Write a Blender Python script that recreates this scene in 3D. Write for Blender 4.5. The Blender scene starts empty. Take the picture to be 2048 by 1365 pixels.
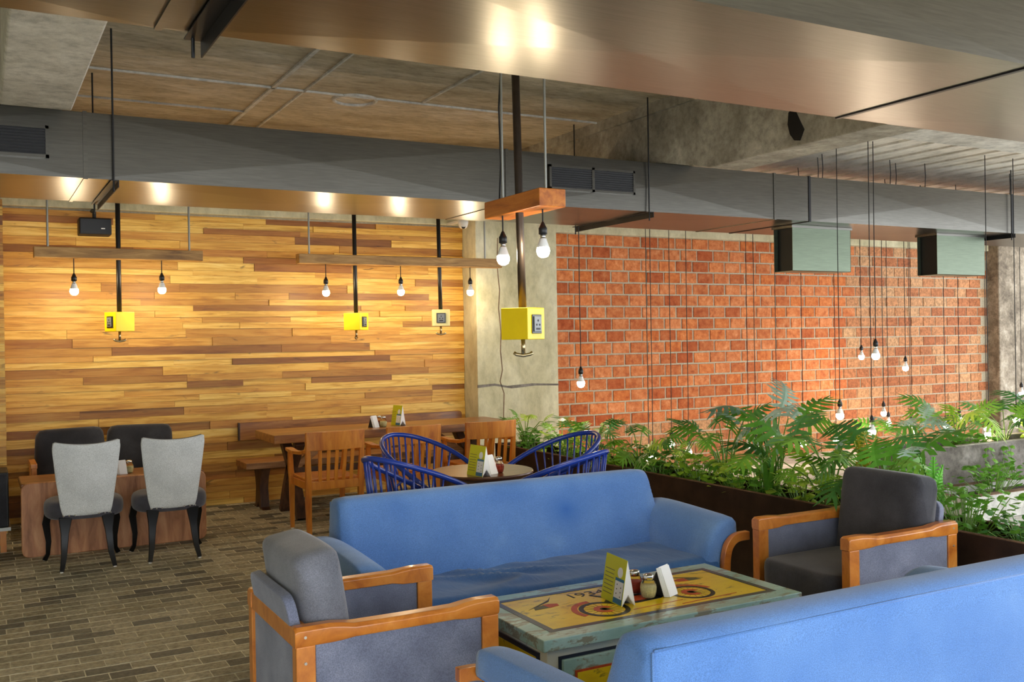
import bpy, bmesh, math, random
from mathutils import Vector, Matrix
PI = math.pi
S = bpy.context.scene
C = S.collection

# ------------------------------------------------------------------ camera, world, exposure
def add_camera():
    yaw, pitch, roll = math.radians(28.76), math.radians(-0.244), math.radians(-0.894)
    f = Vector((math.sin(yaw)*math.cos(pitch), math.cos(yaw)*math.cos(pitch), math.sin(pitch)))
    r0 = Vector((math.cos(yaw), -math.sin(yaw), 0)); u0 = r0.cross(f)
    c, s = math.cos(roll), math.sin(roll)
    r = c*r0 + s*u0; u = -s*r0 + c*u0
    cam = bpy.data.cameras.new('camera'); o = bpy.data.objects.new('camera', cam); C.objects.link(o)
    cam.sensor_width = 36; cam.lens = 36*1955/2048; cam.clip_start = .05
    m = Matrix.Identity(4)
    for i in range(3):
        m[i][0] = r[i]; m[i][1] = u[i]; m[i][2] = -f[i]
    m[0][3], m[1][3], m[2][3] = 0, 0, 1.55
    o.matrix_world = m
    S.camera = o
add_camera()
SKY = 2.0
BULB = 155.0
w = bpy.data.worlds.new('sky'); S.world = w; w.use_nodes = True
bg = w.node_tree.nodes['Background']; bg.inputs[0].default_value = (.90, .95, 1.0, 1); bg.inputs[1].default_value = SKY
S.view_settings.view_transform = 'Standard'; S.view_settings.look = 'None'
S.view_settings.gamma = 1; S.view_settings.use_curve_mapping = False
S.view_settings.exposure = 1.25

# ------------------------------------------------------------------ mesh helpers
class MB:
    def __init__(s): s.v = []; s.f = []; s.mi = []; s.cur = 0
    def add(s, vs, fs):
        n = len(s.v); s.v += [tuple(v) for v in vs]
        for f in fs: s.f.append(tuple(i+n for i in f)); s.mi.append(s.cur)
        return s
    def box(s, x0, x1, y0, y1, z0, z1, m=None):
        vs = [Vector((x, y, z)) for z in (z0, z1) for y in (y0, y1) for x in (x0, x1)]
        if m is not None: vs = [m @ v for v in vs]
        return s.add(vs, [(0,2,3,1),(4,5,7,6),(0,1,5,4),(2,6,7,3),(0,4,6,2),(1,3,7,5)])
    def loft(s, rings, cap=True, closed=True):
        n = len(rings[0]); vs = [v for r in rings for v in r]; fs = []
        for i in range(len(rings)-1):
            for j in range(n if closed else n-1):
                k = (j+1) % n
                fs.append((i*n+j, i*n+k, (i+1)*n+k, (i+1)*n+j))
        if cap and closed:
            fs.append(tuple(reversed(range(n)))); fs.append(tuple((len(rings)-1)*n+j for j in range(n)))
        return s.add(vs, fs)
    def tube(s, path, r, n=8, cap=True):
        P = [Vector(p) for p in path]; R = r if isinstance(r, (list, tuple)) else [r]*len(P)
        rings = []; t0 = (P[1]-P[0]).normalized()
        a = t0.orthogonal().normalized()
        for i, p in enumerate(P):
            if i == 0: t = P[1]-P[0]
            elif i == len(P)-1: t = P[-1]-P[-2]
            else: t = (P[i+1]-p).normalized() + (p-P[i-1]).normalized()
            t.normalize(); a = (a - t*a.dot(t)).normalized(); b = t.cross(a)
            rings.append([p + (a*math.cos(2*PI*k/n) + b*math.sin(2*PI*k/n))*R[i] for k in range(n)])
        return s.loft(rings, cap)
    def bar(s, path, wx, wz, up=(0,0,1)):
        # rectangular section swept along a path, wx across, wz along up
        P = [Vector(p) for p in path]; U = Vector(up); rings = []
        W = wx if isinstance(wx, (list, tuple)) else [wx]*len(P)
        Z = wz if isinstance(wz, (list, tuple)) else [wz]*len(P)
        for i, p in enumerate(P):
            t = (P[min(i+1, len(P)-1)] - P[max(i-1, 0)]).normalized()
            a = t.cross(U).normalized(); b = a.cross(t).normalized()
            rings.append([p + a*sx*W[i]/2 + b*sz*Z[i]/2 for sx, sz in ((-1,-1),(1,-1),(1,1),(-1,1))])
        return s.loft(rings)
    def lathe(s, prof, c=(0,0,0), n=16):
        c = Vector(c); rings = [[c + Vector((r*math.cos(2*PI*k/n), r*math.sin(2*PI*k/n), z)) for k in range(n)] for r, z in prof]
        return s.loft(rings)
    def prism(s, poly, axis, a, b, m=None):
        # poly: 2-D points; axis 'x': (y,z) extruded in x; 'y': (x,z) in y; 'z': (x,y) in z
        def mk(p, t): return {'x': Vector((t, p[0], p[1])), 'y': Vector((p[0], t, p[1])), 'z': Vector((p[0], p[1], t))}[axis]
        r0 = [mk(p, a) for p in poly]; r1 = [mk(p, b) for p in poly]
        if m is not None: r0 = [m @ v for v in r0]; r1 = [m @ v for v in r1]
        return s.loft([r0, r1])
    def mesh(s, name, mats, smooth=False):
        me = bpy.data.meshes.new(name); me.from_pydata(s.v, [], s.f)
        for m in (mats if isinstance(mats, (list, tuple)) else [mats]): me.materials.append(MAT[m])
        me.polygons.foreach_set('material_index', s.mi)
        bm = bmesh.new(); bm.from_mesh(me); bmesh.ops.recalc_face_normals(bm, faces=bm.faces); bm.to_mesh(me); bm.free()
        if smooth:
            for p in me.polygons: p.use_smooth = True
        me.update(); return me
    def build(s, name, mats, parent=None, loc=None, bevel=0, seg=2, smooth=False, sub=0, rot=None, kind=None):
        o = bpy.data.objects.new(name, s.mesh(name, mats, smooth)); C.objects.link(o)
        if parent: o.parent = parent
        if loc: o.location = loc
        if rot: o.rotation_euler = rot
        if bevel:
            b = o.modifiers.new('bevel', 'BEVEL'); b.width = bevel; b.segments = seg; b.limit_method = 'ANGLE'; b.angle_limit = math.radians(40)
            if smooth is False:
                for p in o.data.polygons: p.use_smooth = True
                b.harden_normals = True
        if sub:
            d = o.modifiers.new('sub', 'SUBSURF'); d.levels = sub; d.render_levels = sub
        if kind: o['kind'] = kind
        return o

def tag(o, label, cat, group=None):
    o['label'] = label; o['category'] = cat
    if group: o['group'] = group
    return o
def thing(name, label, cat, loc=(0,0,0), rotz=0, group=None):
    o = bpy.data.objects.new(name, None); C.objects.link(o); o.empty_display_size = .1
    o.location = loc; o.rotation_euler = (0, 0, rotz)
    return tag(o, label, cat, group)
def struct(o): o['kind'] = 'structure'; return o
def inst(name, me, parent=None, loc=(0,0,0), rot=(0,0,0), scale=(1,1,1)):
    o = bpy.data.objects.new(name, me); C.objects.link(o); o.parent = parent
    o.location = loc; o.rotation_euler = rot; o.scale = scale; return o
def dup(root, loc, rotz, label, group=None):
    r = root.copy(); C.objects.link(r); r.location = loc; r.rotation_euler = (0, 0, rotz); r['label'] = label
    if group: r['group'] = group
    def rec(a, b):
        for ch in list(a.children):
            c = ch.copy(); C.objects.link(c); c.parent = b; rec(ch, c)
    rec(root, r); return r
def ring_rect(cx, cz, w, h, r, n=4):
    pts = []
    for qx, qz, a0 in ((1,1,0),(-1,1,PI/2),(-1,-1,PI),(1,-1,1.5*PI)):
        for k in range(n+1):
            a = a0 + PI/2*k/n
            pts.append((cx + qx*(w/2-r) + r*math.cos(a), cz + qz*(h/2-r) + r*math.sin(a)))
    return pts
def arc(cx, cy, r, a0, a1, n): return [(cx + r*math.cos(a0+(a1-a0)*k/n), cy + r*math.sin(a0+(a1-a0)*k/n)) for k in range(n+1)]

# ------------------------------------------------------------------ materials
MAT = {}
def srgb(h):
    h = h.lstrip('#'); c = [int(h[i:i+2], 16)/255 for i in (0, 2, 4)]
    return tuple(((x/12.92) if x <= .04045 else ((x+.055)/1.055)**2.4) for x in c) + (1,)
def newmat(name, rough=.6, metal=0, spec=.5):
    m = bpy.data.materials.new(name); m.use_nodes = True; MAT[name] = m
    b = m.node_tree.nodes['Principled BSDF']
    b.inputs['Roughness'].default_value = rough; b.inputs['Metallic'].default_value = metal
    b.inputs['Specular IOR Level'].default_value = spec
    return m, m.node_tree.nodes, m.node_tree.links, b
def coords(nt, ln, scale=(1,1,1), rnd=0, kind='Object'):
    tc = nt.new('ShaderNodeTexCoord'); mp = nt.new('ShaderNodeMapping'); mp.inputs['Scale'].default_value = scale
    ln.new(tc.outputs[kind], mp.inputs['Vector'])
    if rnd:
        oi = nt.new('ShaderNodeObjectInfo'); mu = nt.new('ShaderNodeVectorMath'); mu.operation = 'SCALE'; mu.inputs[0].default_value = (37, 91, 53)
        ln.new(oi.outputs['Random'], mu.inputs['Scale']); ln.new(mu.outputs[0], mp.inputs['Location'])
    return mp.outputs[0]
def noise(nt, ln, vec, scale, detail=4, rough=.6, dist=0):
    n = nt.new('ShaderNodeTexNoise'); n.inputs['Scale'].default_value = scale; n.inputs['Detail'].default_value = detail
    n.inputs['Roughness'].default_value = rough; n.inputs['Distortion'].default_value = dist
    ln.new(vec, n.inputs['Vector']); return n.outputs['Fac']
def ramp(nt, ln, fac, stops):
    r = nt.new('ShaderNodeValToRGB'); e = r.color_ramp.elements
    while len(e) < len(stops): e.new(.5)
    for i, (p, c) in enumerate(stops): e[i].position = p; e[i].color = srgb(c) if isinstance(c, str) else c
    ln.new(fac, r.inputs[0]); return r.outputs[0]
def mix(nt, ln, fac, a, b, mode='MIX'):
    m = nt.new('ShaderNodeMix'); m.data_type = 'RGBA'; m.blend_type = mode
    for v, i in ((fac, 0), (a, 6), (b, 7)):
        if isinstance(v, (int, float)): m.inputs[i].default_value = v
        elif isinstance(v, tuple): m.inputs[i].default_value = v
        else: ln.new(v, m.inputs[i])
    return m.outputs[2]
def bump(nt, ln, b, h, strength=.3, dist=.01):
    n = nt.new('ShaderNodeBump'); n.inputs['Strength'].default_value = strength; n.inputs['Distance'].default_value = dist
    ln.new(h, n.inputs['Height']); ln.new(n.outputs[0], b.inputs['Normal'])
def plain(name, col, rough=.6, metal=0, spec=.5, var=.0, scale=30, bmp=0):
    m, nt, ln, b = newmat(name, rough, metal, spec); c = srgb(col)
    if var or bmp:
        v = coords(nt, ln); n = noise(nt, ln, v, scale, 5)
        lo = tuple(x*(1-var) for x in c[:3])+(1,); hi = tuple(min(1, x*(1+var)) for x in c[:3])+(1,)
        ln.new(ramp(nt, ln, n, [(.3, lo), (.7, hi)]), b.inputs['Base Color'])
        if bmp: bump(nt, ln, b, n, bmp, .005)
    else: b.inputs['Base Color'].default_value = c
    return m
def woodmat(name, stops, rough=.45, scale=(1.2, 14, 14), rnd=0, coat=0, objrand=None, bmp=.15, knots=0):
    m, nt, ln, b = newmat(name, rough)
    v = coords(nt, ln, scale, rnd)
    n = noise(nt, ln, v, 2.2, 6, .62, .8)
    col = ramp(nt, ln, n, stops)
    if objrand:
        oi = nt.new('ShaderNodeObjectInfo')
        col = mix(nt, ln, 1.0, col, ramp(nt, ln, oi.outputs['Random'], objrand), 'MULTIPLY')
    if knots:
        k = noise(nt, ln, coords(nt, ln, (2.2, 9, 9), rnd), 1.6, 3, .5, 1.5)
        col = mix(nt, ln, ramp(nt, ln, k, [(.66, (0,0,0,1)), (.78, (knots,knots,knots,1))]), col, srgb('#3a2410'))
    ln.new(col, b.inputs['Base Color']); bump(nt, ln, b, n, bmp, .004)
    if coat: b.inputs['Coat Weight'].default_value = coat; b.inputs['Coat Roughness'].default_value = .18
    return m

woodmat('plank', [(.25, '#a97e30'), (.40, '#d0a448'), (.54, '#e8c46a'), (.75, '#f5de98')], .5, (1.1, 16, 16), 1,
        objrand=[(0, '#8e6a46'), (.10, '#b08e60'), (.25, '#dcc090'), (.45, '#efdcae'), (.65, '#fffae6'), (.82, '#ecd4a4'), (.93, '#c8a070'), (1, '#9c7248')], knots=.75)
woodmat('chair_wood', [(.3, '#a5591a'), (.5, '#c4751f'), (.7, '#d48a30')], .35, (8, 8, 1.2), 1, coat=.4, bmp=.05)
woodmat('arm_wood', [(.3, '#a65a1e'), (.5, '#c97a2c'), (.72, '#dd9545')], .32, (3, 6, 3), 1, coat=.6, bmp=.05)
woodmat('table_wood', [(.3, '#5d3413'), (.5, '#8a5522'), (.72, '#b07a3a')], .4, (1, 9, 9), 0, coat=.3)
woodmat('round_wood', [(.3, '#3f2512'), (.5, '#583619'), (.72, '#734a25')], .3, (1, 9, 9), 0, coat=.4, bmp=.05)
woodmat('dark_wood', [(.3, '#2b1a0f'), (.5, '#4a3020'), (.75, '#6d4a33')], .5, (6, 6, 1), 0)
woodmat('panel_wood', [(.28, '#7a4a2c'), (.5, '#b47a50'), (.75, '#d7a274')], .5, (5, 5, 1.0), 0)
woodmat('beam_wood', [(.3, '#7a5426'), (.5, '#a67a3e'), (.75, '#c79d5c')], .55, (1.2, 10, 10), 1)
woodmat('block_wood', [(.3, '#8e4715'), (.5, '#b9691f'), (.72, '#d08433')], .45, (9, 1.3, 9), 0)
woodmat('bench_wood', [(.3, '#6e4522'), (.5, '#946436'), (.72, '#b98a58')], .5, (1.2, 10, 10), 0)

def m_brick():
    m, nt, ln, b = newmat('brick', .85, 0, .25)
    v = coords(nt, ln, (1,1,1), 1); n = noise(nt, ln, v, 14, 6, .7); n2 = noise(nt, ln, v, 60, 3, .6)
    col = ramp(nt, ln, n, [(.28, '#9c5232'), (.45, '#c47343'), (.6, '#d78c5a'), (.78, '#e6b28a')])
    oi = nt.new('ShaderNodeObjectInfo')
    col = mix(nt, ln, 1.0, col, ramp(nt, ln, oi.outputs['Random'], [(0, '#d0aa98'), (.25, '#e8dcd2'), (.6, '#ffffff'), (.85, '#fff6e4'), (1, '#efd8b4')]), 'MULTIPLY')
    col = mix(nt, ln, ramp(nt, ln, n2, [(.66, (0,0,0,1)), (.74, (.7,.7,.7,1))]), col, srgb('#4a2012'))
    ln.new(col, b.inputs['Base Color']); bump(nt, ln, b, n2, .5, .006)
m_brick()
def m_stuffbrick(name, stops, cell, rough=.85):
    # one joined mesh of many pieces: colour varies from piece to piece
    m, nt, ln, b = newmat(name, rough, 0, .25)
    v = coords(nt, ln); n = noise(nt, ln, v, 30, 5, .7)
    at = nt.new('ShaderNodeAttribute'); at.attribute_name = 'piece'
    col = ramp(nt, ln, at.outputs['Fac'], stops)
    col = mix(nt, ln, 1.0, col, ramp(nt, ln, n, [(.3, '#9a9a9a'), (.7, '#ffffff')]), 'MULTIPLY')
    ln.new(col, b.inputs['Base Color']); bump(nt, ln, b, n, .4, .004)
m_stuffbrick('brick_far', [(0, '#ba7048'), (.4, '#cc8457'), (.75, '#da9a6a'), (1, '#dcaa7c')], 1)
PAVE = [(0, '#777468'), (.2, '#8f8b78'), (.35, '#b5ad92'), (.75, '#c6bd9f'), (1, '#d8cfb2')]
m_stuffbrick('paver_far', PAVE, 1, .62)
def m_paver():
    m, nt, ln, b = newmat('paver', .6, 0, .35)
    v = coords(nt, ln, (1,1,1), 1); n = noise(nt, ln, v, 40, 5, .75)
    oi = nt.new('ShaderNodeObjectInfo'); col = ramp(nt, ln, oi.outputs['Random'], PAVE)
    col = mix(nt, ln, 1.0, col, ramp(nt, ln, n, [(.3, '#8c8c88'), (.7, '#ffffff')]), 'MULTIPLY')
    ln.new(col, b.inputs['Base Color']); bump(nt, ln, b, n, .35, .003)
m_paver()
plain('mortar', '#b5aa92', .9, var=.2, scale=40, bmp=.4)
plain('grout', '#eee9d2', .9, var=.15, scale=40)
def m_concrete(name, stops, sc=2.5, streak=(1,1,1), rough=.85, soft=.45):
    m, nt, ln, b = newmat(name, rough, 0, .25)
    v = coords(nt, ln, streak); n = noise(nt, ln, v, sc, 8, .68, .3); n2 = noise(nt, ln, v, sc*7, 5, .7)
    col = ramp(nt, ln, n, stops)
    col = mix(nt, ln, soft, col, ramp(nt, ln, n2, [(.35, '#7e7e7e'), (.5, '#d8d8d8'), (.66, '#ffffff')]), 'MULTIPLY')
    ln.new(col, b.inputs['Base Color']); bump(nt, ln, b, n2, .5, .012)
m_concrete('slab', [(.3, '#a3967c'), (.45, '#baad92'), (.58, '#cbbfa6'), (.75, '#ebe5d6')], 2.2, (.55, 1.6, 1))
m_concrete('column', [(.3, '#b0a986'), (.45, '#c6bf9c'), (.6, '#d8d2b2'), (.78, '#e8e3cc')], 1.6, (1.2, 1.2, .7), soft=.28)
m_concrete('beam_concrete', [(.3, '#857f70'), (.5, '#a39c8c'), (.72, '#cbc5b4')], 2.5)
m_concrete('pale_concrete', [(.3, '#b7b3a8'), (.5, '#cfccc2'), (.72, '#e4e2da')], 2.0)
m_concrete('rough_column', [(.3, '#5b5042'), (.48, '#857866'), (.62, '#a99c88'), (.78, '#cfc5b4')], 4.5)
m_concrete('garden_concrete', [(.3, '#4e4840'), (.5, '#7a736a'), (.75, '#a7a097')], 3)
m_concrete('garden_floor', [(.3, '#c2bdb0'), (.5, '#d6d2c7'), (.75, '#e6e3da')], 3)
m_concrete('rim_brown', [(.3, '#5a4232'), (.5, '#7d6049'), (.75, '#9c8068')], 4)
m_concrete('deck', [(.3, '#cfc5b4'), (.5, '#e3dacb'), (.75, '#f2ece0')], 1.5, (1, .5, 1), .6)
def m_metal(name, col, rough, metal, bstr=.12):
    m, nt, ln, b = newmat(name, rough, metal)
    v = coords(nt, ln, (.5, 1.6, 1)); n = noise(nt, ln, v, 1.6, 3, .5)
    n2 = noise(nt, ln, coords(nt, ln, (2, 40, 40)), 3, 4)
    c = srgb(col)
    ln.new(ramp(nt, ln, n2, [(.3, tuple(x*.85 for x in c[:3])+(1,)), (.7, tuple(min(1, x*1.1) for x in c[:3])+(1,))]), b.inputs['Base Color'])
    bump(nt, ln, b, n, bstr, .05)
m_metal('duct_metal', '#706e68', .30, 1.0, .05)
m_metal('outlet_metal', '#66705f', .4, .8)
plain('black_steel', '#17161a', .45, .3)
plain('rod_black', '#111113', .5, .2)
plain('rod_grey', '#9c9c94', .4, .7)
plain('pipe', '#4a4038', .38, .8, var=.2, scale=12)
plain('pipe_black', '#1b1917', .42, .4)
plain('cord_black', '#0d0b0b', .6)
plain('socket_black', '#121214', .45)
plain('bulb_white', '#e9e9e6', .35)
plain('chrome', '#d5d5d2', .14, 1)
plain('yellow_box', '#f2cf06', .38, var=.04, scale=8)
plain('cream_box', '#efe29a', .45)
plain('switch_dark', '#1c1e20', .3)
plain('switch_grey', '#6d7274', .3)
plain('handle_metal', '#b9a77f', .25, .9)
plain('speaker_black', '#0c0c0e', .55)
plain('led_white', '#f2f2f2', .3)
plain('camera_white', '#e9e4da', .3)
plain('chair_blue', '#1e3c9c', .25, 0, .6)
plain('leg_black', '#0a0a0b', .3, 0, .3)
plain('glide_white', '#dadad6', .4)
plain('planter_steel', '#3a2a20', .5, .45, var=.5, scale=5)
plain('soil', '#3a2c1e', .95, var=.4, scale=60, bmp=.6)
plain('stud', '#c8c2b8', .3, .8)
plain('paper_white', '#f1f1ee', .6)
plain('napkin', '#f4f4f2', .8)
plain('card_yellow', '#c4c40c', .5)
plain('card_blue', '#2f6d92', .5)
plain('card_pale', '#dfe2e4', .5)
plain('card_ink', '#2a3238', .5)
plain('red_flakes', '#9c2f12', .8, var=.5, scale=220)
plain('herbs', '#cfc48a', .8, var=.3, scale=220)
plain('paint_black', '#15140f', .35, var=.5, scale=50)
plain('paint_red', '#b5461a', .4, var=.25, scale=50)
plain('paint_olive', '#59552a', .4)
plain('fern_green', '#5cae1c', .5)
plain('fern_yellow', '#b8ad2a', .5)
def m_glass():
    m, nt, ln, b = newmat('glass', .05); b.inputs['Base Color'].default_value = (.95, .97, .96, 1)
    b.inputs['Transmission Weight'].default_value = 1; b.inputs['IOR'].default_value = 1.2
m_glass()
def m_bulb(name, col, k):
    m, nt, ln, b = newmat(name, .4)
    b.inputs['Base Color'].default_value = (1, .95, .85, 1)
    b.inputs['Emission Color'].default_value = col; b.inputs['Emission Strength'].default_value = BULB*k
m_bulb('bulb_glow', (1.0, .80, .52, 1), .85); m_bulb('bulb_glow_white', (1.0, .80, .58, 1), .55); m_bulb('bulb_glow_low', (1.0, .80, .58, 1), .12)
def m_fabric(name, lo, mid, hi, fine=350, patch=2.0, rough=.9, wr=0):
    m, nt, ln, b = newmat(name, rough, 0, .2)
    v = coords(nt, ln); n = noise(nt, ln, v, patch, 4, .55); f = noise(nt, ln, v, fine, 2, .6)
    col = ramp(nt, ln, n, [(.32, lo), (.52, mid), (.72, hi)])
    col = mix(nt, ln, .5, col, ramp(nt, ln, f, [(.32, '#8a8a8a'), (.68, '#ffffff')]), 'MULTIPLY')
    ln.new(col, b.inputs['Base Color'])
    b.inputs['Sheen Weight'].default_value = .25
    if wr:
        wv = noise(nt, ln, coords(nt, ln, (5, 1.4, 1)), 2.6, 3, .5, 1.2)
        bump(nt, ln, b, wv, wr, .05)
    else: bump(nt, ln, b, f, .25, .002)
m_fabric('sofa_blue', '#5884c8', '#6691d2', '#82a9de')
m_fabric('sofa_blue_back', '#5884c8', '#6691d2', '#82a9de')
def stain(name, at, r, k):
    m = MAT[name]; nt, ln = m.node_tree.nodes, m.node_tree.links; b = nt['Principled BSDF']; src = b.inputs['Base Color'].links[0].from_socket
    tc = nt.new('ShaderNodeTexCoord'); mp = nt.new('ShaderNodeMapping'); mp.vector_type = 'TEXTURE'; mp.inputs['Location'].default_value = at; mp.inputs['Scale'].default_value = r
    g = nt.new('ShaderNodeTexGradient'); g.gradient_type = 'QUADRATIC_SPHERE'; ln.new(tc.outputs['Object'], mp.inputs['Vector']); ln.new(mp.outputs[0], g.inputs['Vector'])
    mu = nt.new('ShaderNodeMath'); mu.operation = 'MULTIPLY'; mu.inputs[1].default_value = k; ln.new(g.outputs['Fac'], mu.inputs[0])
    ln.new(mix(nt, ln, mu.outputs[0], src, srgb('#2f62ac')), b.inputs['Base Color'])
stain('sofa_blue_back', (.33, .17, .62), (.24, .24, .17), .9)
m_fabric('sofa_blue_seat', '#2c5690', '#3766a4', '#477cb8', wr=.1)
m_fabric('fabric_greyblue', '#6b7086', '#7b8197', '#8d92a8', 260, 6)
m_fabric('fabric_charcoal', '#37373d', '#434349', '#504f55', 300, 5)
m_fabric('fabric_grey_cushion', '#64666f', '#747680', '#858792', 280, 5)
m_fabric('fabric_light', '#cfd2d2', '#dcdfde', '#e8eaea', 240, 5)
m_fabric('fabric_dark', '#2b2b2f', '#37373b', '#444448', 300, 5)
m_fabric('fabric_seat_dark', '#3b3a41', '#4a4951', '#5a5862', 300, 6)
def m_paint(name, stops, worn, thr, sc=9, under='#6e6450'):
    m, nt, ln, b = newmat(name, .32, 0, .5)
    v = coords(nt, ln, (.7, 1.6, 1.6)); n = noise(nt, ln, v, sc*.5, 5, .6); k = noise(nt, ln, v, sc, 8, .72, .4)
    col = ramp(nt, ln, n, stops)
    col = mix(nt, ln, ramp(nt, ln, k, [(thr, (0,0,0,1)), (thr+.05, (worn,worn,worn,1))]), col, srgb(under))
    ln.new(col, b.inputs['Base Color']); bump(nt, ln, b, k, .15, .003)
    b.inputs['Coat Weight'].default_value = .5; b.inputs['Coat Roughness'].default_value = .12
m_paint('paint_teal', [(.3, '#86aaa4'), (.5, '#a0c2bc'), (.72, '#c6dcd6')], .85, .50, 9, '#857c64')
m_paint('paint_white', [(.3, '#cfcdbd'), (.5, '#dcdccf'), (.72, '#bcd6da')], .7, .58)
m_paint('paint_yellow', [(.3, '#dcb400'), (.5, '#ecca08'), (.72, '#dcae0a')], .65, .58, 12, '#5c4a1a')
m_paint('paint_navy', [(.3, '#1c2030'), (.5, '#23283a'), (.72, '#2c2f3a')], .7, .62)
def m_leaf(name, lo, mid, hi):
    m, nt, ln, b = newmat(name, .38, 0, .5)
    v = coords(nt, ln, (1,1,1), 1); n = noise(nt, ln, v, 5, 3); oi = nt.new('ShaderNodeObjectInfo')
    mx = nt.new('ShaderNodeMath'); mx.operation = 'MULTIPLY_ADD'; mx.inputs[1].default_value = .5; ln.new(oi.outputs['Random'], mx.inputs[0]); 
    m2 = nt.new('ShaderNodeMath'); m2.operation = 'MULTIPLY'; m2.inputs[1].default_value = .5; ln.new(n, m2.inputs[0]); ln.new(m2.outputs[0], mx.inputs[2])
    col = ramp(nt, ln, mx.outputs[0], [(.15, lo), (.5, mid), (.85, hi)])
    ln.new(col, b.inputs['Base Color'])
    tr = nt.new('ShaderNodeBsdfTranslucent'); ln.new(col, tr.inputs['Color'])
    ms = nt.new('ShaderNodeMixShader'); ms.inputs[0].default_value = .3
    out = nt['Material Output']; ln.new(b.outputs[0], ms.inputs[1]); ln.new(tr.outputs[0], ms.inputs[2]); ln.new(ms.outputs[0], out.inputs['Surface'])
m_leaf('leaf_green', '#3f7a24', '#66a234', '#9acb4a')
m_leaf('leaf_dark', '#356a2c', '#559044', '#82b062')
m_leaf('leaf_silver', '#7d9d88', '#a2bfae', '#cfe0d6')
m_leaf('leaf_lime', '#7fb02a', '#a8d040', '#d2e660')
plain('stem_green', '#6f9434', .5)
plain('stem_brown', '#8a7650', .7)

# ------------------------------------------------------------------ the room shell
rng = random.Random(7)
def paste_attr(o, vals, per):
    a = o.data.attributes.new('piece', 'FLOAT', 'FACE')
    a.data.foreach_set('value', [x for x in vals for _ in range(per)])

YW = 9.47
# floor
fl = struct(MB().box(-4, 4.27, -1.6, 9.6, -.25, -.0012).build('floor', 'grout'))
PX, PY = .205, .105
pm = MB().box(-PX/2+.003, PX/2-.003, -PY/2+.008, PY/2-.008, -.03, 0)
pmo = pm.mesh('paver', 'paver')
near, far = [], []
row = 0; y = .9
while y < 9.42:
    x = -.6 + (PX/2 if row % 2 else 0) + (rng.random()-.5)*.02
    while x < 4.1:
        vis = x > .35*y*.15 and y > 3.9 and x < .52*y and not (y < 4.6 and x > 1.35)
        (near if vis and .0 < x < 2.3 and y < 6.9 and x > .05*y-.15 else far).append((x, y)); x += PX
    row += 1; y += PY
near.sort(key=lambda p: p[1]); far += near[300:]; near = near[:300]
for x, y in near:
    inst('paver', pmo, fl, (x, y, rng.uniform(.0003, .0018)), (rng.uniform(-.004, .004), rng.uniform(-.004, .004), rng.uniform(-.008, .008)))
b = MB()
for x, y in far:
    z = rng.uniform(.0003, .0018); b.box(x-PX/2+.003, x+PX/2-.003, y-PY/2+.008, y+PY/2-.008, -.03, z)
o = b.build('pavers', 'paver_far', fl, kind='stuff'); paste_attr(o, [rng.random() for _ in far], 6)
struct(MB().box(4.27, 14, -1.6, 9.7, -.25, -.005).build('floor_garden', 'garden_floor'))

# ceiling slab
ce = struct(MB().box(-4, 4.96, -1.6, 9.7, 3.47, 3.7).build('ceiling', 'slab'))
for x0, x1, y0, y1 in ((1.985, 2.015, 3.6, 9.1), (2.235, 2.25, 3.6, 9.1), (.5, 4.95, 7.33, 7.35), (3.2, 3.22, 3.6, 7.3), (.7, 2.0, 8.2, 8.215)):
    MB().box(x0, x1, y0, y1, 3.455, 3.475).build('casting_seam', 'pale_concrete', ce)
MB().tube([(2.69+.17*math.cos(a), 7.45+.17*math.sin(a), 3.467) for a in [2*PI*k/24 for k in range(25)]], .016, 6, False).build('casting_ring', 'pale_concrete', ce)
struct(MB().box(-4, 8.5, -1.75, -1.6, 2.35, 3.7).build('trim_sky_block', 'beam_concrete'))  # unseen drop beam behind the camera, added to block sky from the duct fronts
# concrete beams running to the back (notched above the duct)
def beam_x(name, x0, x1, mat):
    poly = [(3.62, 2.83), (5.86, 2.83), (6.41, 2.954), (6.65, 2.985), (9.6, 2.985), (9.6, 3.6), (3.62, 3.6)]
    b = MB().prism(poly, 'x', x0, x1)
    return struct(b.build(name, mat, bevel=.012))
bR = beam_x('trim_1', 4.96, 5.30, 'beam_concrete')
MB().box(4.93, 4.965, 3.7, 9.3, 3.38, 3.47).build('ledge', 'beam_concrete', bR)
# dark spalled patch on the beam face
poly = [(4.86,2.93),(4.9,3.0),(4.93,3.06),(4.96,3.1),(5.0,3.07),(5.01,2.99),(4.99,2.92),(4.95,2.87),(4.9,2.86)]
MB().prism(poly, 'x', 4.952, 4.961).build('spalled_patch', 'rod_black', bR)
bL = beam_x('trim_2', .13, .485, 'pale_concrete')
# cross beam and corrugated deck on the right
struct(MB().box(5.30, 14, 4.15, 4.47, 2.83, 3.6).build('trim_3', 'pale_concrete', bevel=.012))
b = MB(); pitch = .305; x = 5.302; prof = []
while x < 14:
    prof += [(x, 3.2), (x+.215, 3.2), (x+.225, 3.285), (x+.295, 3.285)]; x += pitch
n = len(prof); ring0 = [(p[0], 4.47, p[1]) for p in prof]; ring1 = [(p[0], 9.3, p[1]) for p in prof]
b.loft([[Vector(v) for v in ring0], [Vector(v) for v in ring1]], closed=False)
b.box(5.3, 14, 4.47, 9.3, 3.29, 3.4)
struct(b.build('ceiling_deck', 'deck'))
struct(MB().box(4.96, 8.5, -1.6, 4.15, 3.47, 3.7).build('ceiling_sky_block', 'slab'))  # unseen slab over the garden, extended to keep sky off the near duct

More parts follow.
